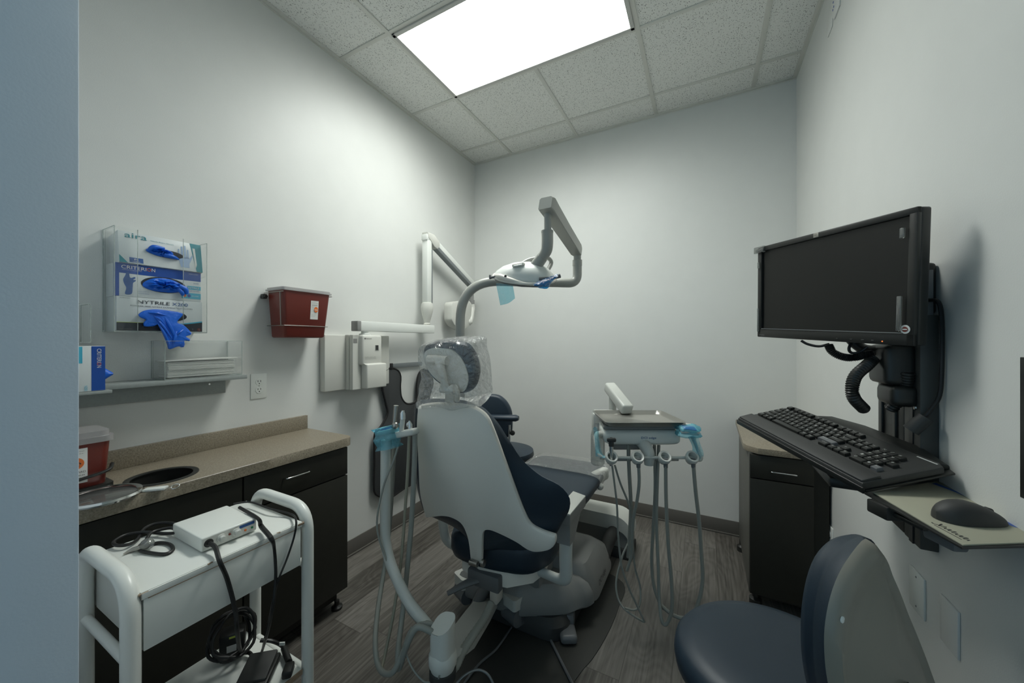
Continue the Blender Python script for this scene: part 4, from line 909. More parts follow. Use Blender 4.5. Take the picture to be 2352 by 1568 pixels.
b_ = obj('headrest_bag', m, 'bag', ang=30); tag(b_, 'crinkled clear plastic bag pulled over the dental chair headrest', 'plastic bag')

# floor items
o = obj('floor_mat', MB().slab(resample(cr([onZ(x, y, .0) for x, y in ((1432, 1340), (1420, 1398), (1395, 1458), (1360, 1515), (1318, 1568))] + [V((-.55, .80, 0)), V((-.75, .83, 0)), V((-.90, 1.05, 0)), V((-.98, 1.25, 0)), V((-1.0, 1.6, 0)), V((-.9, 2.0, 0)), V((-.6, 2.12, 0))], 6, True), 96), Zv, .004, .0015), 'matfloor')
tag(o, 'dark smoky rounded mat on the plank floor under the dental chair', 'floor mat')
# utility centre at the toe end
o = thing('utility_center', 'low floor-mounted utility box with rounded grey cover beyond the toe end', 'utility box', (-.55, 2.38, 0))
ux0, ux1, uy0, uy1 = -.98, -.40, 2.30, 2.46
def arch(x0, x1, zt_, y, r=.11):
    return [V((x0, y, 0.012)), V((x0, y, zt_ - .03))] + [V((x0 + .04 + (x1 - r - x0 - .04) * t, y, zt_)) for t in (0, .33, .66, 1)] + [V((x1 - r + r * math.sin(a), y, zt_ - r + r * math.cos(a))) for a in [i * math.pi / 16 for i in range(1, 9)]] + [V((x1, y, .012))]
m = MB(); m.loft([arch(ux0, ux1, .235, uy0 + .01), arch(ux0, ux1, .24, uy0 + .02), arch(ux0, ux1, .24, uy1)])
obj('cover', m, 'midgrey', o)
m = MB(); ro = [arch(ux0 - .004, ux1 + .012, .252, y) for y in (uy0, uy1 + .005)]; ri = [arch(ux0 + .0, ux1 - .005, .165, y, .08) for y in (uy0, uy1 + .005)]
ro = [[p for p in r][1:-1] for r in ro]; ri = [[p for p in r][1:-1] for r in ri]
m.loft([ro[0], ro[1], ri[1], ri[0], ro[0]], False, False, False)
obj('cover_band', m, 'ltgrey', o)
obj('foot_plate', MB().bx(ux0, ux1 + .01, uy0 - .01, uy1, .0, .06, .004), 'dkgrey', o)
m = MB(); pts = cr([(-.50, 2.02, .13), (-.505, 2.12, .14), (-.50, 2.22, .155), (-.50, 2.31, .15)], 14); rads = [.034 + (.0035 if i % 2 else 0) for i in range(len(pts))]
tag(obj('corrugated_hose', MB().tube(pts, rads, 18, raw=True), 'dkgrey', ang=80), 'dark corrugated floor hose between the chair base and the utility box', 'hose')

# ================================================================ ASSISTANT ARM (left of the chair)
o = thing('assistant_delivery_stand', 'grey tubular assistant arm with tool holders standing left of the dental chair', 'instrument arm', P(1015, 1540, 1.2) * V((1, 1, 0)) if False else V((P(1015, 1540, 1.2).x, P(1015, 1540, 1.2).y, .2)))
m = MB(); m.tube(fillet([P(886, 1010, 1.30), P(884, 1268, 1.28), P(935, 1380, 1.20), P(985, 1440, 1.13)], .12, 10), .0175, 20, raw=True)
obj('post', m, 'ltgrey', o)
jb = P(1017, 1440, 1.10)
m = MB(); jb0 = P(1017, 1500, 1.10)
m.loft([rr(jb.x - .034, jb.x + .034, jb.y - .034, jb.y + .034, jb.z + dz, .026) for dz in (-.085, .0, .012)] )
for v in m.bm.verts:
    if v.co.z > jb.z + .005: v.co.z += (v.co - jb).dot(V((.5, .8, 0))) * .45
obj('junction_head', m, 'offwhite', o)
m = MB(); m.lathe([(.028, -.16), (.034, -.155), (.036, -.115), (.042, -.105), (.042, -.080), (.034, -.068)], jb, seg=28); obj('swivel_hub', m, 'offwhite', o)
m = MB(); m.lathe([(.036, -.150), (.040, -.148), (.040, -.122), (.036, -.12)], jb, seg=28); obj('swivel_ring', m, 'dkgrey', o)
h1 = jb + V((.10, .16, -.02)); 
m = MB(); R_ = frame(P(1130, 1400, 1.38) - P(1030, 1500, 1.14), Zv)
a0 = V((jb.x, jb.y, jb.z - .105)); a1 = V((-.90, 1.46, .13))
dr = (a1 - a0); dh = V((dr.x, dr.y, 0)).normalized(); pr = V((-dh.y, dh.x, 0))
m.loft([[q + pr * w_ + Zv * z for w_, z in ((-hw, -th), (hw, -th), (hw, 0), (-hw, 0))] for q, hw, th in ((a0 + dh * .030, .030, .026), (a0 + dh * .05, .040, .03), (a0.lerp(a1, .3), .050, .035), (a0.lerp(a1, .7), .052, .035), (a1, .05, .03))])
obj('base_arm', m, 'ltgrey', o, ang=25)
# tool holder bar
hb0, hb1 = P(890, 1000, 1.30), P(956, 987, 1.24)
m = MB(); Rb = frame(hb1 - hb0, Zv); m.box((hb0 + hb1) / 2 + V((0, 0, -.004)), ((hb1 - hb0).length, .04, .022), Rb, .008, 3)
obj('holder_bar', m, 'ltgrey', o)
kp = P(886, 990, 1.28)
m = MB(); m.slab([kp + v_ for v_ in [Rb @ V((.036 * math.cos(a), .028 * math.sin(a), -.012)) for a in [i * math.pi / 12 for i in range(24)]]], V((0, -.25, 1)), .018, .006)
q = obj('touchpad', m, 'ltgrey', o)
m = MB(); kn = V((.1, -.35, 1)).normalized(); m.slab([kp + V((0, 0, .0065)) + Rb @ V((.022 * math.cos(a), .014 * math.sin(a), 0)) for a in [i * math.pi / 12 for i in range(24)]], Zv, .004, .001)
obj('keypad', m, 'skyblue', q)
def sleeve(name, label, c, w_, d_, h_, R_, mt='film', seed=1, extra=None):
    random.seed(seed); m = MB(); rings = []
    for t in range(7):
        k = 1 + .12 * math.sin(t * 1.9 + seed); row = []
        for i in range(28):
            a = i * 2 * math.pi / 28; n_ = 1 + .07 * math.sin(5 * a + t + seed) + .04 * math.sin(9 * a - t)
            row.append(V(c) + R_ @ V((w_ / 2 * math.copysign(abs(math.cos(a)) ** .6, math.cos(a)) * n_ * k, d_ / 2 * math.copysign(abs(math.sin(a)) ** .6, math.sin(a)) * n_ * k, -h_ * t / 6)))
        rings.append(row)
    m.loft(rings, True, False)
    if extra: extra(m)
    q = obj(name, m, mt, ang=30); tag(q, label, 'barrier film'); return q
sleeve('barrier_film', 'translucent blue barrier film wrapped over the assistant arm touchpad', kp + V((0, 0, .016)), .082, .066, .075, Rb, seed=2)
# tools
tp = P(908, 985, 1.255)
tag(obj('suction_tool', MB().tube([P(906, 982, 1.27), P(907, 960, 1.27), P(910, 931, 1.27)], [.009, .007, .0085], 14, raw=True).ell(P(908, 977, 1.26), (.012, .012, .012)), 'steel'), 'tall steel suction tip nearest the blue-wrapped touchpad', 'dental tool')
t2 = thing('suction_tool', 'steel suction handle with bright round top in the middle of the arm rack', 'dental tool', P(923, 988, 1.26))
obj('tip', MB().tube([P(925, 962, 1.26), P(925, 948, 1.26), P(926, 943, 1.26)], [.010, .0095, .005], 16, raw=True), 'chrome', t2)
obj('handle', MB().tube([P(922, 990, 1.26), P(925, 962, 1.26)], [.008, .0085], 14, raw=True), 'ltgrey', t2)
tag(obj('air_syringe', MB().tube([P(942, 984, 1.25), P(942, 975, 1.25), P(940, 966, 1.25)], [.008, .008, .003], 14, raw=True).ell(P(937, 975, 1.25), (.006, .006, .008)), 'chrome'), 'short chrome air syringe at the right end of the arm rack', 'dental tool')
# hoses of the assistant side
def hose(label, pts, r, mt='hose', group=None, n=8): return cable(label, [P(*p) for p in pts], r, 'hose', mt, n, 'hose', 10, group)
hose('thick grey hose hanging close behind the assistant post, looping to the floor', [(906, 1003, 1.33), (904, 1050, 1.36), (895, 1200, 1.40), (885, 1290, 1.42), (868, 1400, 1.30), (862, 1480, 1.22), (872, 1535, 1.17), (900, 1545, 1.12), (925, 1500, 1.12), (945, 1450, 1.12), (975, 1432, 1.13), (1000, 1437, 1.12)], .0085)
hose('beige suction hose hanging in the middle below the assistant tool bar', [(940, 990, 1.27), (938, 1050, 1.28), (932, 1150, 1.30), (921, 1290, 1.30), (905, 1400, 1.26), (885, 1500, 1.22), (876, 1540, 1.18), (888, 1549, 1.15)], .0055, 'hoset')
hose('grey hose hanging nearest the chair back, curling into the junction block', [(953, 995, 1.27), (952, 1060, 1.28), (945, 1200, 1.30), (932, 1340, 1.30), (922, 1430, 1.25), (915, 1490, 1.18), (916, 1535, 1.14), (935, 1480, 1.10), (960, 1440, 1.09), (1000, 1455, 1.09)], .009)
hose('thin light tube curling from the junction block towards the bottom edge', [(945, 1440, 1.13), (930, 1480, 1.13), (945, 1530, 1.11), (975, 1565, 1.09), (1003, 1562, 1.07), (1010, 1550, 1.06)], .0028)
hose('thin tube crossing in front of the assistant post', [(918, 1010, 1.28), (905, 1055, 1.27), (880, 1120, 1.26), (866, 1210, 1.255), (890, 1290, 1.25), (915, 1345, 1.24), (935, 1400, 1.2), (960, 1430, 1.15)], .0035)
hose('blue-grey thin tube curling on the floor mat at the bottom of the frame', [(1040, 1580, 1.16), (1065, 1552, 1.18), (1095, 1538, 1.2), (1120, 1548, 1.2), (1138, 1580, 1.19)], .004, 'alu')
o_ = cable('dark flat cable across the floor mat towards the chair base', [onZ(x, y, .010) for x, y in ((1175, 1440), (1140, 1490), (1100, 1525), (1050, 1590))], .0045, 'cable', 'grey')
o_ = cable('grey twin cable on the mat right of the chair base rear', [onZ(x, y, .010) for x, y in ((1258, 1425), (1262, 1460), (1280, 1500), (1320, 1580))], .006, 'cable', 'grey')
pts = cr([P(1128, 1385, 1.36), P(1112, 1420, 1.30), P(1085, 1460, 1.22), P(1060, 1500, 1.16), P(1045, 1530, 1.12), P(1020, 1545, 1.09)], 10); rads = [.013 + (.0018 if i % 2 else 0) for i in range(len(pts))]
tag(obj('corrugated_hose', MB().tube(pts, rads, 14, raw=True), 'hose', ang=80), 'pale ribbed conduit from the chair base down along the assistant base arm', 'hose')

# ================================================================ OPERATING LIGHT
o = thing('operating_light', 'pale grey overhead dental lamp on a curved post behind the chair', 'dental lamp', (P(1057, 1200, 1.9).x, P(1057, 1200, 1.9).y, .25))
p0 = P(1057, 785, 1.9); px_, py_ = p0.x, p0.y
pz = V((px_, py_, EYE - (646 - 784) / FPX * 1.93)); r_ = .0245
endx = P(1326, 646, 1.99); endx.z = pz.z
m = MB(); m.tube(fillet([(px_, py_, .25), (px_, py_, pz.z), endx, endx + V((0, 0, .105))], [.21, .075], 12), r_, 24, raw=True)
obj('post', m, 'armgrey', o)
obj('joint_collar', MB().lathe([(.026, 0), (.026, .03), (.020, .034), (.020, .07)], endx + V((0, 0, .095)), seg=24), 'armgrey', o)
b0 = endx + V((0, 0, .175)); b1 = P(1262, 476, 1.66)
dv = (b1 - b0).normalized(); Rm = frame(dv, Zv); nn = Rm @ V((0, 0, 1)); ss = Rm @ V((0, 1, 0))
def bsec(p, w_, h_, o_=0): return [p + ss * (w_ * a) + nn * (h_ * b3 + o_) for a, b3 in ((-.5, -.45), (-.45, -.5), (.45, -.5), (.5, -.45), (.5, .38), (.38, .5), (-.38, .5), (-.5, .38))]
m = MB(); m.loft([bsec(b0 - dv * .01, .045, .048), bsec(b0 + dv * .02, .055, .062), bsec(b0.lerp(b1, .5), .058, .064), bsec(b1 - dv * .03, .064, .068), bsec(b1 + dv * .02, .068, .07), bsec(b1 + dv * .045, .062, .06, -.008)])
obj('spring_arm', m, 'armgrey', o)
l0 = P(1258, 487, 1.66); l1 = P(1258, 535, 1.66)
obj('drop_tube', MB().cyl(l1, l0, .0165, seg=20), 'armgrey', o)
m = MB(); m.tube([P(1257, 530, 1.66), P(1257, 560, 1.66), P(1254, 578, 1.67), P(1240, 597, 1.70)], [.0265, .0265, .0255, .022], 22, 6).lathe([(.0275, 0), (.0275, .008)], P(1257, 534, 1.66), seg=24)
obj('elbow', m, 'armgrey', o)
obj('neck', MB().tube([P(1246, 590, 1.69), P(1230, 612, 1.72)], [.026, .030], 20, raw=True), 'armgrey', o)
m = MB(); m.tube([P(1195, 608, 1.72), P(1215, 597, 1.74), P(1240, 592, 1.76), P(1258, 592, 1.78), P(1266, 603, 1.79), P(1258, 620, 1.76), P(1248, 630, 1.73)], .010, 14)
obj('yoke', m, 'armgrey', o)
hc_ = P(1205, 636, 1.75); hr_ = frame((P(1268, 645, 1.72) - P(1145, 635, 1.78)), Zv) @ rotm('X', math.radians(28))
def lsec(t, w_, d_, z0, z1):       # cross-section of the head along its width
    n = 28; out = []
    for i in range(n):
        a = 2 * math.pi * i / n; sa, ca = math.sin(a), math.cos(a)
        out.append(hc_ + hr_ @ V((t, d_ * ca, (z1 if sa > 0 else -z0) * abs(sa) ** .9 if sa != 0 else 0)))
    return out
m = MB(); m.loft([lsec(-.148, 0, .010, .004, .006), lsec(-.140, 0, .045, .010, .020), lsec(-.11, 0, .070, .016, .042), lsec(-.06, 0, .085, .022, .062), lsec(0, 0, .09, .025, .074), lsec(.06, 0, .085, .024, .070), lsec(.105, 0, .07, .020, .048), lsec(.135, 0, .04, .012, .018), lsec(.142, 0, .01, .004, .006)])
for v in m.bm.verts:
    pass
obj('lamp_head', m, 'white', o, ang=60)
m = MB(); m.loft([lsec(-.135, 0, .05, .022, -.006), lsec(-.08, 0, .08, .036, -.010), lsec(0, 0, .084, .040, -.012), lsec(.08, 0, .078, .036, -.01), lsec(.12, 0, .05, .022, -.006)])
obj('reflector_lens', m, 'grey', o, ang=60)
rg = [hc_ + hr_ @ V((.150 * math.cos(a), -.012 + .086 * math.sin(a), .002)) for a in [i * math.pi / 24 for i in range(48)]]
m = MB(); m.tube(rg, .0065, 10, closed=True, raw=True); m.tube([hc_ + hr_ @ V((-.145, -.02, .004)), hc_ + hr_ @ V((-.10, -.075, .018)), hc_ + hr_ @ V((-.05, -.09, .012)), hc_ + hr_ @ V((.03, -.092, .0)), hc_ + hr_ @ V((.09, -.08, -.004))], [.006, .014, .012, .007, .004], 12)
obj('rim', m, 'shell', o)
obj('switch_window', MB().lathe([(.006, 0), (.005, .002)], P(1161, 634, 1.675), (P(0, 784, 0) - P(1161, 634, 1.675)) * V((1, 1, 0)), 12), 'ink', o)
m = MB(); c1 = P(1192, 609, 1.70); m.box(c1, (.06, .035, .012), frame(P(1205, 606, 1.70) - P(1178, 611, 1.72), Zv), .004)
q = obj('control_panel', m, 'shell', o); obj('control_screen', MB().box(P(1190, 608.5, 1.685), (.04, .022, .006), frame(P(1205, 606, 1.70) - P(1178, 611, 1.72), V((0, -.5, 1))), .001), 'white', q)
m = MB(); m.tube([P(1155, 631, 1.72), P(1140, 635, 1.73), P(1125, 638, 1.74)], .006, 10, raw=True).box(P(1126, 636, 1.74), (.008, .012, .020), None, .002); obj('left_handle', m, 'grey', o)
m = MB(); m.tube([P(1238, 640, 1.66), P(1262, 640, 1.66), P(1287, 633, 1.66)], [.008, .009, .010], 10, raw=True); obj('right_handle', m, 'grey', o)
def sheet(name, label, grid, mt, th=.0008):          # thin draped film from a grid of points
    m = MB(); rows = [cr(r, 5) for r in grid]; cols = list(zip(*rows)); cols = [cr(c, 5) for c in cols]
    g_ = list(zip(*cols)); vs = [[m.bm.verts.new(p) for p in r] for r in g_]
    for i in range(len(vs) - 1):
        for j in range(len(vs[0]) - 1): m._f((vs[i][j], vs[i][j + 1], vs[i + 1][j + 1], vs[i + 1][j]))
    q = obj(name, m, mt); tag(q, label, 'barrier film'); return q
sheet('barrier_film', 'pale blue film strip hanging from the left handle of the dental lamp', [[P(1139, 650, 1.70), P(1160, 652, 1.68), P(1178, 656, 1.69)], [P(1144, 675, 1.71), P(1164, 672, 1.69), P(1181, 672, 1.70)], [P(1149, 701, 1.72), P(1168, 696, 1.70), P(1183, 685, 1.70)]], 'film')
sheet('barrier_film', 'bright blue folded film wrapped on the right handle of the dental lamp', [[P(1226, 650, 1.66), P(1250, 640, 1.65), P(1280, 629, 1.65)], [P(1226, 655, 1.645), P(1252, 650, 1.64), P(1281, 636, 1.645)], [P(1240, 662, 1.66), P(1258, 662, 1.65), P(1268, 645, 1.66)]], 'filmdk')

# ================================================================ DELIVERY UNIT (right of the chair)
D0 = 1.67; O_ = P(1475, 1000, D0)
fr = frame(RV, Zv)
def Q(x, y, z): return O_ + RV * x + FV * y + Zv * z
o = thing('delivery_unit', 'white dental delivery head with steel tray and four instrument holders right of chair', 'dental delivery unit', (O_.x, O_.y, .60))
def fsec(hw, y, z0, z1, n=48, p=.22):
    return [Q(hw * math.copysign(abs(math.cos(a)) ** p, math.cos(a)), y, (z0 + z1) / 2 + (z1 - z0) / 2 * math.copysign(abs(math.sin(a)) ** .5, math.sin(a))) for a in [i * 2 * math.pi / n for i in range(n)]]
m = MB(); m.loft([fsec(.150, -.022, -.028, .010), fsec(.168, -.012, -.038, .022), fsec(.176, .01, -.040, .028), fsec(.172, .10, -.030, .030), fsec(.15, .20, -.02, .025), fsec(.12, .215, -.01, .02)])
hd_ = obj('control_head', m, 'white', o, ang=60)
obj('tray_support', MB().slab([Q(x, y, .030) for x, y in ((-.18, -.01), (.17, -.01), (.16, .19), (-.15, .19))], Zv, .014, .004), 'midgrey', o)
letter('lettering', [('DCI edge', Q(-.018 + .005, -.0235, -.012), RV, Zv, .068, .013)], 'chand', hd_)
# steel tray, its own thing
ty0, ty1, tz = -.045, .225, .052
def tr_(e, z): 
    out = []; x0, x1, y0, y1, r = -.168 - e, .170 + e, ty0 - e, ty1 + e, .028
    for cx, cy, a0 in ((x1 - r, y1 - r, 0), (x0 + r, y1 - r, 90), (x0 + r, y0 + r, 180), (x1 - r, y0 + r, 270)):
        for k in range(7): a = math.radians(a0 + k * 15); out.append(Q(cx + r * math.cos(a), cy + r * math.sin(a), z))
    return out
m = MB(); m.loft([tr_(-.006, tz), tr_(-.001, tz + .005), tr_(.008, tz + .020), tr_(.012, tz + .020), tr_(.0125, tz + .0185), tr_(.009, tz + .0175), tr_(.001, tz + .002), tr_(-.005, tz - .002)], False, False)
vs1 = [m.bm.verts.new(p) for p in tr_(-.006, tz)]; vs2 = [m.bm.verts.new(p) for p in tr_(-.005, tz - .002)]; m._f(vs1); m._f(vs2)
bmesh.ops.remove_doubles(m.bm, verts=m.bm.verts, dist=1e-5)
tag(obj('instrument_tray', m, 'steel', ang=50), 'empty stainless steel instrument tray resting on the delivery unit', 'tray')
# bar with holders
zb = EYE - (1049 - 784) / FPX * 1.62 - O_.z
def B(px_, dz=0, dy=-.06): d_ = D0 + dy; return P(px_, 784, d_) * V((1, 1, 0)) + V((0, 0, O_.z + zb + dz))
obj('holder_bar', MB().tube([B(1378), B(1592)], .0065, 12, raw=True), 'ltgrey', o)
for hx_ in (1404, 1464, 1526, 1589):
    c0 = B(hx_, .004, -.075)
    m = MB(); R_ = frame(RV, Zv) @ rotm('X', math.radians(45))
    pr_ = [(.010, -.030), (.020, -.024), (.027, -.005), (.0275, .012), (.024, .016), (.018, .014), (.014, -.012), (.012, -.026)]
    rgs = [[c0 + R_ @ V((r * math.cos(a), r * math.sin(a) * 1.05, h)) for a in [i * 2 * math.pi / 28 for i in range(28)]] for r, h in pr_]
    m.loft(rgs + [rgs[0]], False, False)
    obj('instrument_holder', m, 'ltgrey', o, ang=50)
    if hx_ != 1404:
        obj('hose_coupling', MB().tube([c0 + V((0, 0, .0)) - FV * .012, c0 - FV * .014 + V((0, 0, -.038))], [.010, .0085], 14, raw=True), 'grey', o)
m = MB(); m.tube([Q(.0, .02, -.03), Q(.008, -.02, -.045), Q(.015, -.04, -.075), Q(.016, -.04, -.12)], [.03, .028, .026, .02], 16); obj('support_arm', m, 'ltgrey', o)
obj('underframe', MB().box(Q(-.05, .06, -.055), (.16, .10, .03), fr, .008).box(Q(.03, .03, -.12), (.30, .012, .012), fr, .004), 'midgrey', o)
# left: syringe and blue film, bottle
c0 = B(1404, .0, -.075)
s_ = thing('air_syringe', 'black-headed chrome air water syringe in the leftmost instrument holder', 'dental tool', c0)
obj('handle', MB().tube([c0 + V((0, 0, -.03)), c0 + V((0, 0, .055))], [.008, .009], 16, raw=True), 'chrome', s_)
obj('head', MB().tube([c0 + V((0, 0, .055)), c0 + V((0, 0, .082)), c0 + V((0, 0, .092))], [.011, .011, .006], 16, raw=True).box(c0 + V((0, 0, .083)) - FV * .004, (.04, .016, .018), fr, .006), 'dkgrey', s_)
# arm and post behind
m = MB(); e0 = P(1404, 893, 2.05); e1 = P(1436, 934, 1.90); dv = (e1 - e0).normalized(); Rm = frame(dv, Zv)
ln = .30; m.box((e0 + e1) / 2, ((e1 - e0).length + .06, .062, .055), Rm, .012, 3); obj('flex_arm', m, 'ltgrey', o)
pb_ = P(1407, 930, 2.05); obj('arm_post', MB().cyl(V((pb_.x, pb_.y, .90)), V((pb_.x, pb_.y, 1.055)), .020, seg=20), 'ltgrey', o)
m = MB(); m.box(P(1388, 943, 2.0) + V((0, 0, -.010)), (.11, .06, .026), fr, .008); m.box(P(1375, 975, 1.95), (.07, .05, .13), fr, .015); obj('rear_link', m, 'ltgrey', o)
m = MB(); bc_ = P(1373, 1066, 1.93); m.lathe([(.028, 0), (.036, .008), (.037, .05), (.037, .15), (.030, .185), (.016, .20), (.016, .22)], bc_, seg=28)
tag(obj('water_bottle', m, 'ripple', ang=60), 'translucent white water bottle hanging behind the left end of the delivery unit', 'bottle')
# touch pad on the right
tp_ = P(1580, 985, 1.62); Rk = frame(RV + V((0, 0, -.12)), Zv - FV * .35)
obj('touchpad', MB().box(tp_, (.082, .07, .026), Rk, .010, 3), 'ltgrey', o)
obj('touchpad_keys', MB().box(tp_ + (Rk @ V((-.004, -.012, .0135))), (.056, .034, .004), Rk, .0015), 'skyblue', o)
obj('right_bracket', MB().tube([P(1590, 1000, 1.64), P(1603, 1030, 1.62), P(1610, 1052, 1.60), P(1600, 1056, 1.60), B(1592)], [.010, .009, .009, .008, .0065], 12), 'ltgrey', o)
sleeve('barrier_film', 'translucent blue film wrapped around the touchpad at the right of the delivery unit', tp_ + V((0, 0, .018)), .092, .078, .05, fr, seed=5)
sheet('barrier_film', 'twisted blue film trailing down the right bracket of the delivery unit', [[P(1580, 1003, 1.60), P(1592, 1000, 1.585), P(1604, 1003, 1.60)], [P(1590, 1025, 1.61), P(1600, 1022, 1.59), P(1609, 1020, 1.60)], [P(1590, 1042, 1.61), P(1603, 1045, 1.59), P(1616, 1040, 1.60)], [P(1596, 1052, 1.60), P(1607, 1056, 1.59), P(1615, 1052, 1.60)]], 'film')
sheet('barrier_film', 'narrow twisted blue film hanging at the left end of the delivery unit', [[P(1362, 983, 1.62), P(1368, 980, 1.61), P(1375, 990, 1.62)], [P(1366, 1010, 1.62), P(1373, 1010, 1.60), P(1377, 1012, 1.61)], [P(1368, 1045, 1.61), P(1378, 1040, 1.60), P(1384, 1042, 1.60)], [P(1370, 1046, 1.60), P(1385, 1052, 1.59), P(1396, 1048, 1.60)]], 'film')
obj('left_bracket', MB().tube([Q(-.165, .06, -.01), P(1369, 1000, 1.66), P(1372, 1035, 1.62), P(1380, 1047, 1.60), B(1385)], [.02, .010, .008, .007, .0065], 12), 'ltgrey', o)
# hoses
G_ = None
hose('slim grey hose falling from the leftmost syringe holder', [(1405, 1062, 1.60), (1410, 1100, 1.60), (1417, 1160, 1.60), (1420, 1230, 1.60), (1428, 1300, 1.60), (1445, 1350, 1.60), (1463, 1390, 1.60), (1477, 1420, 1.60), (1478, 1427, 1.61), (1450, 1410, 1.62), (1430, 1393, 1.64), (1418, 1368, 1.66), (1416, 1330, 1.68), (1430, 1275, 1.70), (1447, 1235, 1.72), (1452, 1180, 1.74), (1447, 1100, 1.75), (1442, 1020, 1.75)], .0045)
hose('slim hose looping right of the syringe hose and back under the unit', [(1412, 1068, 1.61), (1425, 1110, 1.62), (1446, 1165, 1.64), (1452, 1230, 1.65), (1458, 1300, 1.66), (1470, 1345, 1.66), (1470, 1385, 1.64), (1458, 1400, 1.63), (1435, 1396, 1.62)], .0045)
hose('grey hose falling from the second instrument holder', [(1467, 1070, 1.58), (1468, 1110, 1.58), (1463, 1150, 1.59), (1455, 1190, 1.61), (1452, 1240, 1.63), (1450, 1275, 1.65), (1440, 1310, 1.66)], .0068)
hose('grey hose from under the delivery head running down beside the second holder hose', [(1443, 1020, 1.68), (1445, 1080, 1.69), (1449, 1160, 1.70), (1446, 1230, 1.71), (1443, 1280, 1.71)], .0085)
hose('grey hose falling from the third instrument holder into a deep loop', [(1529, 1070, 1.58), (1530, 1150, 1.58), (1535, 1250, 1.58), (1542, 1330, 1.58), (1544, 1390, 1.58), (1538, 1420, 1.59), (1528, 1434, 1.60), (1519, 1420, 1.61), (1514, 1370, 1.64), (1512, 1300, 1.66), (1508, 1200, 1.69), (1510, 1100, 1.70), (1513, 1022, 1.70)], .0075)
hose('grey hose under the delivery head crossing behind the deep loop', [(1503, 1022, 1.70), (1505, 1120, 1.71), (1500, 1220, 1.72), (1497, 1290, 1.73), (1502, 1345, 1.72), (1518, 1390, 1.70), (1530, 1398, 1.68)], .0075)
hose('grey hose falling from the rightmost instrument holder and sweeping left', [(1593, 1072, 1.58), (1598, 1130, 1.58), (1606, 1200, 1.58), (1611, 1270, 1.58), (1614, 1330, 1.58), (1605, 1380, 1.58), (1590, 1410, 1.59), (1570, 1419, 1.61), (1548, 1413, 1.63), (1530, 1400, 1.65), (1518, 1388, 1.67)], .0078)

# ================================================================ STOOL beyond the chair
so = P(1135, 960, 2.50); sx_, sy_ = so.x, so.y
o = thing('assistant_stool', 'navy padded stool with body support beyond the dental chair near the back wall', 'stool', (sx_, sy_ + .1, 0))
bpn = V((.35, -.94, 0)).normalized(); 
rg = trace([(1098, 922), (1110, 910), (1125, 906), (1145, 909), (1160, 920), (1170, 935), (1175, 952), (1176, 975), (1172, 1000), (1150, 1010), (1110, 1005), (1098, 980), (1093, 950)], so, bpn, 60)
m = MB(); m.slab(rg, -bpn, .065, .022); obj('backrest', m, 'vinyl', o, ang=60)
a0 = P(1135, 959, 2.44); a1 = P(1185, 960, 2.40)
m = MB(); m.tube([a0 - (a1 - a0) * .3, a0, a1, a1 + (a1 - a0) * .12], [.03, .03, .031, .02], 18, raw=True, flat=.7); obj('arm_pad', m, 'vinyl', o, ang=60)
rd = P(1170, 975, 2.44); obj('arm_rod', MB().cyl(V((rd.x, rd.y, .56)), V((rd.x, rd.y, rd.z)), .008, seg=14), 'chrome', o)
kb_ = P(1177, 994, 2.42); obj('adjust_knob', MB().ell(kb_, (.017, .017, .017)).cyl(kb_ - RV * .02, kb_, .008), 'black', o)
cz = V((sx_ + .02, sy_ + .12, 0))
obj('seat', MB().lathe([(.10, .50), (.19, .51), (.205, .535), (.20, .565), (.16, .578), (.001, .582)], cz, seg=40), 'vinyl', o, ang=60)
obj('gas_lift', MB().lathe([(.025, .12), (.025, .34), (.014, .341), (.014, .5)], cz, seg=18), 'chrome', o)
for i in range(5):
    a = i * 2 * math.pi / 5 + .3; e_ = cz + V((.23 * math.cos(a), .23 * math.sin(a), 0))
    lg = obj('leg', MB().tube([cz + V((0, 0, .13)), e_ + V((0, 0, .075))], [.022, .014], 12, raw=True), 'alu', o)
    obj('caster', MB().cyl(e_ + V((-.012, 0, .027)), e_ + V((.012, 0, .027)), .027, seg=20).cyl(e_ + V((0, 0, .03)), e_ + V((0, 0, .075)), .006, seg=8), 'black', lg)
# ================================================================ RIGHT SIDE
def pose(y, p, r): return (rotm('Z', math.radians(y)) @ rotm('X', math.radians(p)) @ rotm('Y', math.radians(r)))
# small cabinet by the back wall
o = thing('storage_cabinet', 'small dark laminate cabinet with beige top beside the right wall under the keyboard', 'cabinet', (.36, 2.5, 0))
kx0, kx1, ky0, ky1, kz = .200, .515, 2.19, 2.80, .775
m = MB(); m.bx(kx0, kx0 + .018, ky0, ky1, .07, kz, .001); obj('side_panel', m, 'cabside', o)
obj('carcass', MB().bx(kx0 + .018, kx1, ky0 + .002, ky1, .07, kz).bx(kx0 + .04, kx1, ky0 + .05, ky1, .03, .07), 'cab', o)
dr_ = obj('drawer', MB().bx(kx0 + .002, kx1 - .06, ky0 - .018, ky0 - .001, .655, kz - .006, .001), 'cab', o)
obj('door', MB().bx(kx0 + .002, kx1 - .06, ky0 - .018, ky0 - .001, .075, .649, .001), 'cab', o)
obj('handle', MB().tube([(.285, ky0 - .018, .70), (.288, ky0 - .036, .70), (.30, ky0 - .040, .70), (.375, ky0 - .040, .70), (.387, ky0 - .036, .70), (.39, ky0 - .018, .70)], .0035, 10), 'chrome', dr_)
pts = [V((.186, 2.88, kz)), V((.178, 2.25, kz)), V((.190, 2.205, kz)), V((.235, 2.165, kz)), V((kx1, 2.160, kz)), V((kx1, 2.88, kz))]
obj('top', MB().slab(pts, Zv, .030, .002), 'counter', o)
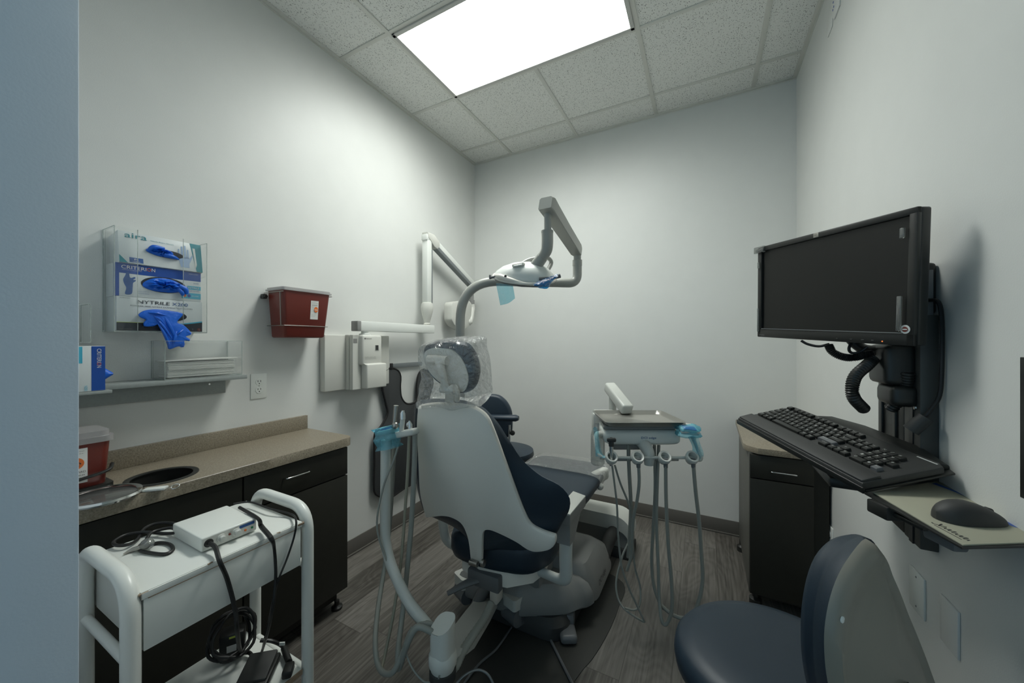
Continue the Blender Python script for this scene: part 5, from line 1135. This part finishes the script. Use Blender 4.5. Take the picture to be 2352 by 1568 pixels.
for x_, y_ in ((kx0 + .03, ky0 + .03), (kx1 - .05, ky0 + .03), (kx0 + .012, ky1 - .06)): obj('foot', MB().lathe([(.028, 0), (.028, .03), (.015, .04), (.015, .07)], (x_, y_, 0), seg=16), 'black', o)

# wall track with computer holder, and black channel
o = thing('monitor_wall_mount', 'black vertical wall track with arms carrying the monitor and keyboard tray', 'wall mount', (XR, 1.5, .78))
obj('outer_channel', MB().bx(XR - .035, XR, 1.315, 1.400, .80, 1.40, .003), 'dkbrown', o)
obj('channel_groove', MB().bx(XR - .038, XR - .034, 1.345, 1.365, .80, 1.40), 'black', o)
obj('track', MB().bx(XR - .034, XR, 1.405, 1.575, .80, 1.38, .004).bx(XR - .040, XR - .03, 1.44, 1.455, .82, 1.37, .002).bx(XR - .040, XR - .03, 1.53, 1.545, .82, 1.37, .002), 'black', o)
obj('screw', MB().lathe([(.006, 0), (.005, .003)], (XR - .036, 1.335, 1.16), (-1, 0, 0), 14), 'steel', o)
obj('pivot_block', MB().bx(XR - .095, XR - .03, 1.335, 1.455, 1.215, 1.325, .015, 3).bx(XR - .085, XR - .03, 1.325, 1.43, 1.16, 1.215, .015, 3), 'black', o)
MR = pose(-57.6, 2.4, 3.4); MC = V((.306, 1.40, 1.498))
def mw(x, y, z): return MC + MR @ V((x, y, z))
obj('monitor_arm', MB().tube([(XR - .07, 1.40, 1.30), V((.41, 1.44, 1.315)), mw(.0, .075, -.12), mw(0, .06, -.02)], [.026, .018, .016, .03], 14, flat=.8).box(mw(0, .05, 0), (.12, .02, .12), MR, .004), 'black', o)
obj('tray_arm', MB().tube([(XR - .08, 1.50, .95), (.40, 1.46, .955), (.36, 1.42, .975)], [.03, .028, .024], 14).bx(.30, .42, 1.28, 1.48, .935, .965, .01), 'black', o)
# mini computer
o = thing('mini_computer', 'small black computer box clipped high on the wall track behind the monitor', 'computer', (XR - .03, 1.36, 1.39))
obj('case', MB().bx(XR - .080, XR - .002, 1.318, 1.47, 1.402, 1.535, .010, 3), 'black', o)
fy_ = 1.3175; obj('front_panel', MB().bx(XR - .072, XR - .010, fy_ - .001, fy_ + .003, 1.40, 1.515, .001), 'grey', o)
obj('power_light', MB().lathe([(.003, 0), (.0025, .001)], (XR - .034, fy_ - .001, 1.488), (0, -1, 0), 12), 'led', o)
obj('usb_port', MB().bx(XR - .040, XR - .028, fy_ - .002, fy_, 1.452, 1.465).bx(XR - .044, XR - .022, fy_ - .008, fy_, 1.432, 1.444, .002), 'black', o)
cable('dark cable hanging from the small computer with a loose barrel connector', [(XR - .024, fy_ - .008, 1.438), (XR - .012, 1.29, 1.430), (XR - .008, 1.285, 1.38), (XR - .008, 1.285, 1.27), (XR - .010, 1.29, 1.20), (XR - .022, 1.30, 1.16), (XR - .034, 1.305, 1.135)], .0045)
tag(obj('connector', MB().cyl((XR - .030, 1.300, 1.142), (XR - .056, 1.305, 1.105), .0155, .017, seg=20), 'dkgrey'), 'dark barrel connector dangling in front of the wall track', 'connector')
# monitor
o = thing('monitor', 'black widescreen computer monitor switched off with clear corner brackets', 'monitor', mw(0, .02, -.16))
w_, h_ = .492, .325
obj('housing', MB().box(mw(0, .022, 0), (w_, .028, h_), MR, .006, 3).box(mw(0, .045, -.005), (w_ * .82, .03, h_ * .78), MR, .014, 3), 'black', o)
bz = MB(); b_t, b_b, b_s = .017, .030, .018
for (x, z, a, c_) in ((0, h_ / 2 - b_t / 2, w_, b_t), (0, -h_ / 2 + b_b / 2, w_, b_b), (-w_ / 2 + b_s / 2, 0, b_s, h_), (w_ / 2 - b_s / 2, 0, b_s, h_)): bz.box(mw(x, .004, z), (a, .012, c_), MR, .003)
obj('bezel', bz, 'black', o)
obj('screen', MB().box(mw(0, .0075, (b_b - b_t) / 2), (w_ - 2 * b_s, .004, h_ - b_t - b_b), MR), 'screen', o)
lg_ = obj('logo_badge', MB().box(mw(-.012, -.0025, h_ / 2 - .008), (.017, .001, .013), MR, .0004).lathe([(.0048, 0), (.0048, .0006)], mw(-.012, -.003, h_ / 2 - .008), MR @ V((0, -1, 0)), 20), 'steel', o)
text_m = letter('lettering', [('hp', mw(-.0155, -.0040, h_ / 2 - .0105), MR @ V((1, 0, 0)), MR @ Zv, .007, .005)], 'ink', lg_)
letter('model_lettering', [('HP L2245w', mw(-w_ / 2 + .012, -.0025, -h_ / 2 + .006), MR @ V((1, 0, 0)), MR @ Zv, .024, .004)], 'inkgrey', o)
for x in (.06, .10, .13, .155): obj('button', MB().box(mw(x, -.0025, -h_ / 2 + .009), (.007, .002, .003), MR, .0008), 'dkgrey', o)
obj('power_light', MB().lathe([(.0018, 0), (.0014, .0012)], mw(.178, -.002, -h_ / 2 + .008), MR @ V((0, -1, 0)), 10), 'ledo', o)
def mbx(name, x, z, a, c_, d, y=-.005, mt='cleargrey', lab=None): return obj(name, MB().box(mw(x, y, z), (a, d, c_), MR, .0015), mt, o, lab)
mbx('corner_bracket', -w_ / 2 + .012, h_ / 2 - .010, .045, .022, .010, -.004, lab='clear plastic corner clip'); mbx('corner_bracket', -w_ / 2 - .004, h_ / 2 - .012, .012, .010, .03, .012)
mbx('clear_strip', -w_ / 2 + .009, h_ / 2 - .065, .008, .022, .005); mbx('clear_strip', -w_ / 2 + .008, -h_ / 2 + .062, .006, .085, .005)
mbx('clear_strip', w_ / 2 - .028, h_ / 2 - .055, .010, .024, .005); mbx('clear_strip', w_ / 2 - .030, -h_ / 2 + .078, .010, .085, .005)
obj('screen_edge_strip', MB().box(mw(0, -.003, -h_ / 2 + b_b + .001), (w_ - 2 * b_s - .01, .003, .0018), MR), 'alu', o)
st = obj('sticker', MB().lathe([(.0105, 0), (.0105, .0006)], mw(w_ / 2 - .018, -.0025, -h_ / 2 + .040), MR @ V((0, -1, 0)), 24), 'paper', o)
obj('sticker_mark', MB().lathe([(.0062, 0), (.0062, .0006)], mw(w_ / 2 - .018, -.0033, -h_ / 2 + .040), MR @ V((0, -1, 0)), 20).m(1).box(mw(w_ / 2 - .018, -.0042, -h_ / 2 + .040), (.010, .0006, .0025), MR), ['red', 'paper'], st)
# cable loops below the monitor
def ribbed(label, pts, r, mt='black', name='cable_sleeve', k=12):
    p = cr(pts, k); rad = [r + (.0028 if i % 2 else 0) for i in range(len(p))]
    return tag(obj(name, MB().tube(p, rad, 16, raw=True), mt, ang=25), label, 'cable sleeve')
ribbed('black ribbed sleeve looping down from the monitor arm to the keyboard tray arm', [P(2008, 822, 1.02), P(1992, 838, 1.02), P(1966, 862, 1.01), P(1957, 890, 1.0), P(1962, 915, 1.0), P(1985, 940, 1.02)], .0125)
ribbed('short black ribbed sleeve arching under the bottom of the monitor', [P(1903, 792, 1.08), P(1912, 808, 1.07), P(1935, 819, 1.06), P(1960, 821, 1.05), P(1985, 815, 1.03), P(2005, 812, 1.02)], .0085, k=14)
cable('thin black cable sagging under the left half of the monitor', [P(1840, 782, 1.14), P(1855, 790, 1.13), P(1880, 795, 1.11), P(1905, 790, 1.09)], .0038)
cable('thin black cable loop below the monitor arm bracket', [P(1958, 782, 1.05), P(1950, 800, 1.05), P(1956, 810, 1.05), P(1975, 808, 1.04), P(1992, 796, 1.03)], .0038)
ribbed('black ribbed sleeve curving down in front of the black wall track', [P(2085, 855, .96), P(2080, 885, .97), P(2065, 915, .98), P(2045, 940, 1.0)], .012, k=10)

# keyboard
KR = pose(-64, 12.3, 6.8); KC = V((.304, 1.383, 1.052)); KW, KD = .474, .20
def kw(x, y, z): return KC + KR @ V((x, y, z))
o = thing('keyboard_tray', 'black keyboard platform on a wall arm under the monitor', 'keyboard tray', kw(0, 0, -.03))
m = MB(); m.slab([kw(x, y, -.024) for x, y in ((-KW / 2 - .004, -KD / 2 + .006), (KW / 2 + .002, -KD / 2 + .004), (KW / 2 + .002, KD / 2 + .01), (KW / 2 - .10, KD / 2 + .055), (-.02, KD / 2 + .06), (-KW / 2 + .12, KD / 2 + .045), (-KW / 2 + .09, KD / 2 - .01))], KR @ Zv, .005, .0015)
obj('platform', m, 'black', o)
obj('front_lip', MB().box(kw(.0, -KD / 2 - .002, -.016), (KW + .01, .006, .016), KR, .002), 'black', o)
obj('rear_edge', MB().slab([kw(x, y, -.019) for x, y in ((-KW / 2 + .09, KD / 2 - .01), (-KW / 2 + .12, KD / 2 + .036), (-.02, KD / 2 + .052), (KW / 2 - .10, KD / 2 + .046), (KW / 2 - .01, KD / 2 + .012), (KW / 2 - .02, KD / 2 - .005), (-.02, KD / 2 + .004))], KR @ Zv, .014, .005), 'black', o)
o = thing('keyboard', 'full-size black computer keyboard with wrist rest on the wall tray', 'keyboard', kw(0, 0, -.02))
m = MB(); m.slab([kw(x, y, -.018) for x, y in ((-KW / 2, -KD / 2), (KW / 2, -KD / 2), (KW / 2, KD / 2 - .012), (KW / 2 - .02, KD / 2 + .0), (-KW / 2 + .012, KD / 2 + .0), (-KW / 2, KD / 2 - .012))], KR @ Zv, .018, .005)
obj('body', m, 'dkgrey', o)
obj('wrist_rest', MB().box(kw(0, -KD / 2 + .026, .002), (KW - .006, .046, .008), KR @ rotm('X', .05), .003), 'dkgrey', o)
obj('name_strip', MB().box(kw(KW / 2 - .034, KD / 2 - .0125, .0003), (.044, .0035, .0006), KR), 'legend', o)
KS = .0192
def key(x, y, w_, ch, mt='black', col='black'):
    wd = w_ * KS - .0028; dp = KS - .0032; m = MB(); z0, z1 = .0, .0085
    m.loft([[kw(x + sx * wd / 2 * k, y + sy * dp / 2 * k, z) for sx, sy in ((-1, -1), (1, -1), (1, 1), (-1, 1))] for k, z in ((1, z0), (.96, z1 - .0015), (.84, z1))])
    if ch:
        m.m(1); h = .0068 if len(ch) == 1 else .0042; wt = .0054 if len(ch) == 1 else min(wd * .62, .0034 * len(ch))
        text(m, ch, kw(x - wd / 2 * .72, y + dp * .02, z1), KR @ V((1, 0, 0)), KR @ V((0, 1, 0)), wt, h, .0003)
    return obj('key', m, [col, 'legend'], o, ang=20)
xs0 = -KW / 2 + .014 + KS / 2; yt = KD / 2 - .030
rows = ['`1234567890-=', 'QWERTYUIOP[]', "ASDFGHJKL;'", 'ZXCVBNM,./']
for i, c_ in enumerate(['Esc'] + ['F%d' % k for k in range(1, 13)]):
    key(xs0 + (i + (0, .6, 1.1, 1.6)[0 if i == 0 else 1 + (i - 1) // 4]) * KS, yt + .004, 1, c_)
y = yt - KS * 1.2
for i, c_ in enumerate(rows[0]): key(xs0 + i * KS, y, 1, c_)
key(xs0 + 13.5 * KS, y, 2, 'Back'); y -= KS
key(xs0 + .25 * KS, y, 1.5, 'Tab')
for i, c_ in enumerate(rows[1]): key(xs0 + (1.5 + i) * KS, y, 1, c_)
key(xs0 + 13.75 * KS, y, 1.5, '\\'); y -= KS
key(xs0 + .4 * KS, y, 1.8, 'Caps')
for i, c_ in enumerate(rows[2]): key(xs0 + (1.8 + i) * KS, y, 1, c_)
key(xs0 + 13.4 * KS, y, 2.2, 'Enter'); y -= KS
key(xs0 + .6 * KS, y, 2.2, 'Shift')
for i, c_ in enumerate(rows[3]): key(xs0 + (2.2 + i) * KS, y, 1, c_)
key(xs0 + 13.1 * KS, y, 2.8, 'Shift', col='grey'); y -= KS
for px_, w_, c_ in ((.1, 1.2, 'Ctrl'), (1.3, 1.1, 'Win'), (2.4, 1.1, 'Alt'), (6.2, 6.2, ''), (9.9, 1.1, 'Alt'), (11.1, 1.1, 'Win'), (13.7, 1.4, 'Ctrl')): key(xs0 + px_ * KS, y, w_, c_)
nx = xs0 + 15.1 * KS; y1_ = yt - KS * 1.2
for r_ in range(2):
    for c_ in range(3): key(nx + c_ * KS, y1_ - r_ * KS, 1, (('Ins', 'Hm', 'Up'), ('Del', 'End', 'Dn'))[r_][c_])
for c_, r_ in ((1, 3), (0, 4), (1, 4), (2, 4)): key(nx + c_ * KS, y1_ - r_ * KS, 1, '+')
px_ = nx + 3.45 * KS
for r_ in range(4):
    for c_ in range(3): key(px_ + c_ * KS, y1_ - r_ * KS, 1, ('N/*', '789', '456', '123')[r_][c_])
key(px_ + .5 * KS, y1_ - 4 * KS, 2, '0'); key(px_ + 2 * KS, y1_ - 4 * KS, 1, '.')
key(px_ + 3 * KS, y1_ - 2 * KS, 1, '+'); key(px_ + 3 * KS, y1_ - 4 * KS, 1, 'En', col='grey')

# mouse tray
zp = .980
o = thing('mouse_tray', 'thin black mouse platform to the right of the keyboard', 'mouse tray', (.38, .98, .95))
tp = [onZ(x, y, zp - .007) for x, y in ((1985, 1135), (2150, 1103), (2420, 1190), (2470, 1235), (2400, 1258), (2210, 1262))]
obj('platform', MB().slab(tp, Zv, .005, .0015), 'black', o)
c1 = onZ(2045, 1175, zp - .03); c2_ = onZ(2130, 1222, zp - .04)
obj('clamp', MB().box(onZ(2040, 1170, zp - .02), (.05, .05, .03), frame(V((.4, -.9, 0)), Zv), .004).box(onZ(2075, 1190, zp - .02), (.09, .012, .010), frame(V((.4, -.9, 0)), Zv), .003), 'black', o)
obj('swivel_block', MB().box(onZ(2135, 1225, zp - .035) + V((.03, .02, -.005)), (.06, .03, .04), frame(V((.4, -.9, 0)), Zv), .006), 'grey', o)
mp = [onZ(x, y, zp - .002) for x, y in ((2004, 1132), (2150, 1107), (2400, 1182), (2440, 1228), (2380, 1248), (2212, 1254))]
m = MB(); m.slab(mp, Zv, .003, .001)
m.m(1)
def zq(l, z=zp + .0013): m._f([m.bm.verts.new(onZ(x, y, z)) for x, y in l])
zq([(2140, 1110), (2150, 1109), (2210, 1133), (2225, 1143), (2190, 1128)]); zq([(2300, 1200), (2345, 1185), (2400, 1200), (2420, 1228), (2370, 1222)])
o = obj('mouse_pad', m, ['padtan', 'cblue']); tag(o, 'cream mouse pad with blue swoosh and a dark logo on the mouse platform', 'mouse pad')
t1, t2_ = onZ(2140, 1199, zp + .0012), onZ(2222, 1243, zp + .0012); rt_ = (t2_ - t1).normalized(); ut = Zv.cross(rt_)
Lw = (t2_ - t1).length
def st_(l, w): return MB().tube([t1 + rt_ * Lw * x + ut * y for x, y in l], w, 5, raw=True, flat=.3)
m = MB(); m.tube([t1 + rt_ * Lw * x + ut * y for x, y in ((0, .000), (.08, -.001), (.16, .004), (.22, .012))], .0011, 6, flat=.3, up=(0, 0, 1)); m.tube([t1 + rt_ * Lw * x + ut * y for x, y in ((.06, .013), (.12, .007), (.20, .001))], .0013, 6, flat=.3, up=(0, 0, 1))
for i in range(7): m.tube([t1 + rt_ * Lw * (.24 + i * .105) + ut * .0015, t1 + rt_ * Lw * (.28 + i * .105) + ut * (.008 + .002 * (i % 3)), t1 + rt_ * Lw * (.32 + i * .105) + ut * .0025], .0009, 6, flat=.3, up=(0, 0, 1))
m.tube([t1 + rt_ * Lw * .16 - ut * .004, t1 + rt_ * Lw * .92 - ut * .004], .0008, 6, raw=True, flat=.3, up=(0, 0, 1))
obj('printed_logo', m, 'ink', o)
# mouse
ma, mb_ = onZ(2148, 1182, zp + .01), onZ(2322, 1186, zp + .01); md = (mb_ - ma).normalized(); mc = ma + md * .062; mc.z = zp + .002
Rm = frame(md, Zv)
o = thing('mouse', 'black computer mouse on the cream mouse pad', 'mouse', mc)
m = MB(); rs = []
for i in range(17):
    t = (1 - math.cos(math.pi * i / 16)) / 2; x = -.060 + .120 * t; hw = .033 * max(0, 1 - abs(2 * t - 1) ** 2.6) ** .5 * (1 - .08 * math.sin(math.pi * t)); hh = .038 * max(0, math.sin(math.pi * min(1, (t * .93 + .04)) ** .72)) ** .75
    rs.append([mc + Rm @ V((x, hw * math.copysign(abs(math.cos(a)) ** .8, math.cos(a)), max(0, hh * math.sin(a)) if a <= math.pi else 0)) for a in [j * 2 * math.pi / 28 for j in range(28)]])
obj('shell', m.loft(rs), 'dkgrey', o, ang=60)
obj('scroll_wheel', MB().cyl(mc + Rm @ V((.035, -.004, .017)), mc + Rm @ V((.035, .004, .017)), .008, seg=18), 'black', o)
cable('black mouse cable running from the tray edge towards the right of the frame', [kw(KW / 2 - .02, KD / 2 - .005, -.008), onZ(2195, 1092, zp + .02), onZ(2240, 1112, zp + .015), onZ(2290, 1130, zp + .01), onZ(2330, 1137, zp + .008), onZ(2400, 1140, zp + .006)], .003)
cable('second thin black cable on the far edge of the mouse platform', [onZ(2290, 1150, zp + .015), onZ(2315, 1150, zp + .010), onZ(2340, 1141, zp + .012), onZ(2400, 1148, zp + .006)], .002)

# wall plates on the right wall
outlet('power_outlet', 'white duplex outlet low on the right wall beside the small dark cabinet', XR, 2.205, .415, -1, .075, .115)
outlet('wall_plate', 'raised blank wall plate with two screws low on the right wall', XR, 1.417, .640, -1, .080, .112, False, True)
outlet('wall_plate', 'flat painted blank plate nearest the camera low on the right wall', XR, 1.266, .650, -1, .073, .112, False, False, mt='wall')
# plastic holders near the ceiling
pR = V((XR, 0, 0))
o = thing('wall_bracket', 'white plastic bracket with blue marks high on the right wall near the ceiling', 'wall bracket', onX(1922, 20, XR))
def wl(pts, th, nm, mt):
    rg = [onX(x, y, XR) for x, y in pts]; return obj(nm, MB().slab(rg, -XP, th, .002), mt, o)
wl([(1913, -12), (1932, -12), (1931, 12), (1918, 45), (1912, 30)], .006, 'front_plate', 'wall')
wl([(1911, -5), (1915, 28), (1913, 60), (1903, 86), (1900, 70), (1905, 30)], .004, 'rear_plate', 'wall')
for x, y in ((1918, 4), (1919, 14), (1917, 22)): obj('blue_mark', MB().lathe([(.005, 0), (.004, .001)], onX(x, y, XR) - XP * .006, (-1, 0, 0), 12), 'cblue', o)
o = thing('picture_frame', 'dark vertical frame edge on the right wall at the right border', 'frame', (XR, .9, 1.044))
obj('frame', MB().bx(XR - .005, XR, .72, 1.041, 1.044, 1.304, .001), 'black', o); obj('panel', MB().bx(XR - .0055, XR - .004, .735, 1.028, 1.06, 1.29), 'grey', o)

# ================================================================ FOREGROUND STOOL
o = thing('operator_stool', 'navy round-seated stool with white shell backrest in the near right corner', 'stool', (.17, 1.10, 0))
sc = V((.165, 1.10, 0)); R0 = .222
def sr(k, z): 
    return [sc + V((R0 * k * math.cos(a) * (1.03 + .05 * math.cos(2 * a - .6)), R0 * k * math.sin(a) * (1 + .02 * math.cos(2 * a)), z)) for a in [i * 2 * math.pi / 56 for i in range(56)]]
m = MB(); m.loft([sr(.80, .475), sr(.93, .478), sr(.985, .492), sr(1, .515), sr(.985, .538), sr(.93, .553), sr(.8, .562), sr(.5, .563), sr(.2, .561), sr(.02, .561)]); obj('seat', m, 'vinyl', o, ang=60)
obj('seat_pan', MB().lathe([(.15, .455), (.17, .46), (.17, .476)], sc, seg=36), 'black', o)
obj('gas_lift', MB().lathe([(.028, .12), (.028, .33), (.015, .331), (.015, .46)], sc, seg=20), 'chrome', o)
for i in range(5):
    a = i * 2 * math.pi / 5 + .5; e_ = sc + V((.25 * math.cos(a), .25 * math.sin(a), 0))
    lg = obj('leg', MB().tube([sc + V((0, 0, .13)), e_ + V((0, 0, .075))], [.024, .015], 12, raw=True), 'alu', o)
    obj('caster', MB().cyl(e_ + V((-.012, 0, .027)), e_ + V((.012, 0, .027)), .027, seg=20).cyl(e_ + V((0, 0, .03)), e_ + V((0, 0, .075)), .006, seg=8), 'black', lg)
nb = V((.75, -.66, 0)).normalized(); cb_ = V((.31, .96, 0)); 
shp = [(1988, 1236), (1962, 1262), (1930, 1310), (1908, 1365), (1895, 1430), (1893, 1490), (1900, 1560), (1920, 1640), (1960, 1720), (2040, 1760), (2120, 1740), (2165, 1690), (2160, 1640), (2128, 1565), (2100, 1490), (2076, 1430), (2055, 1380), (2036, 1330), (2018, 1290), (2005, 1255)]
sr0 = trace(shp, cb_, nb, 100); c_ = sum(sr0, V()) / 100
tn = V((-nb.y, nb.x, 0))
def curve_(p, k=1.4): dx = (p - c_).dot(tn); return p - nb * (dx * dx * k * -1.0) * -1
m = MB(); m.loft([[p + nb * .0 for p in sr0], [c_ + (p - c_) * .985 + nb * .010 for p in sr0], [c_ + (p - c_) * .93 + nb * .020 for p in sr0], [c_ + (p - c_) * .82 + nb * .014 for p in sr0], [c_ + (p - c_) * .70 + nb * .020 for p in sr0], [c_ + (p - c_) * .4 + nb * .026 for p in sr0], [c_ + (p - c_) * .03 + nb * .027 for p in sr0]])
obj('back_shell', m, 'taupe', o, ang=60)
sw = onPl(1935, 1422, cb_ + nb * .016, nb); obj('screw', MB().lathe([(.0065, 0), (.006, .002), (.003, .003)], sw, nb, 16), 'white', o)
php = [(1975, 1228), (1945, 1228), (1915, 1242), (1885, 1275), (1865, 1325), (1853, 1390), (1850, 1450), (1853, 1520), (1868, 1600), (1900, 1700), (1990, 1760), (2080, 1740), (2130, 1680), (2120, 1600), (2080, 1480), (2040, 1380), (2010, 1300), (1995, 1245)]
p1r = trace(php, cb_ - nb * .05, nb, 100); c2 = sum(p1r, V()) / 100
m = MB(); m.loft([[c_ + (p - c_) * .97 for p in sr0], [p * .5 + (q + nb * .004) * .5 - nb * .004 for p, q in zip([c_ + (p - c_) * 1.0 for p in sr0], p1r)], [p + nb * .012 for p in p1r], p1r, [c2 + (p - c2) * .97 - nb * .012 for p in p1r], [c2 + (p - c2) * .85 - nb * .022 for p in p1r], [c2 + (p - c2) * .3 - nb * .024 for p in p1r]])
obj('back_cushion', m, 'vinyl', o, ang=60)
obj('back_bar', MB().tube([sc + V((.10, -.10, .455)), sc + V((.185, -.185, .46)), c_ * V((1, 1, 0)) + nb * .035 + V((0, 0, .52)), c_ + nb * .022], [.016] * 4, 12), 'black', o)
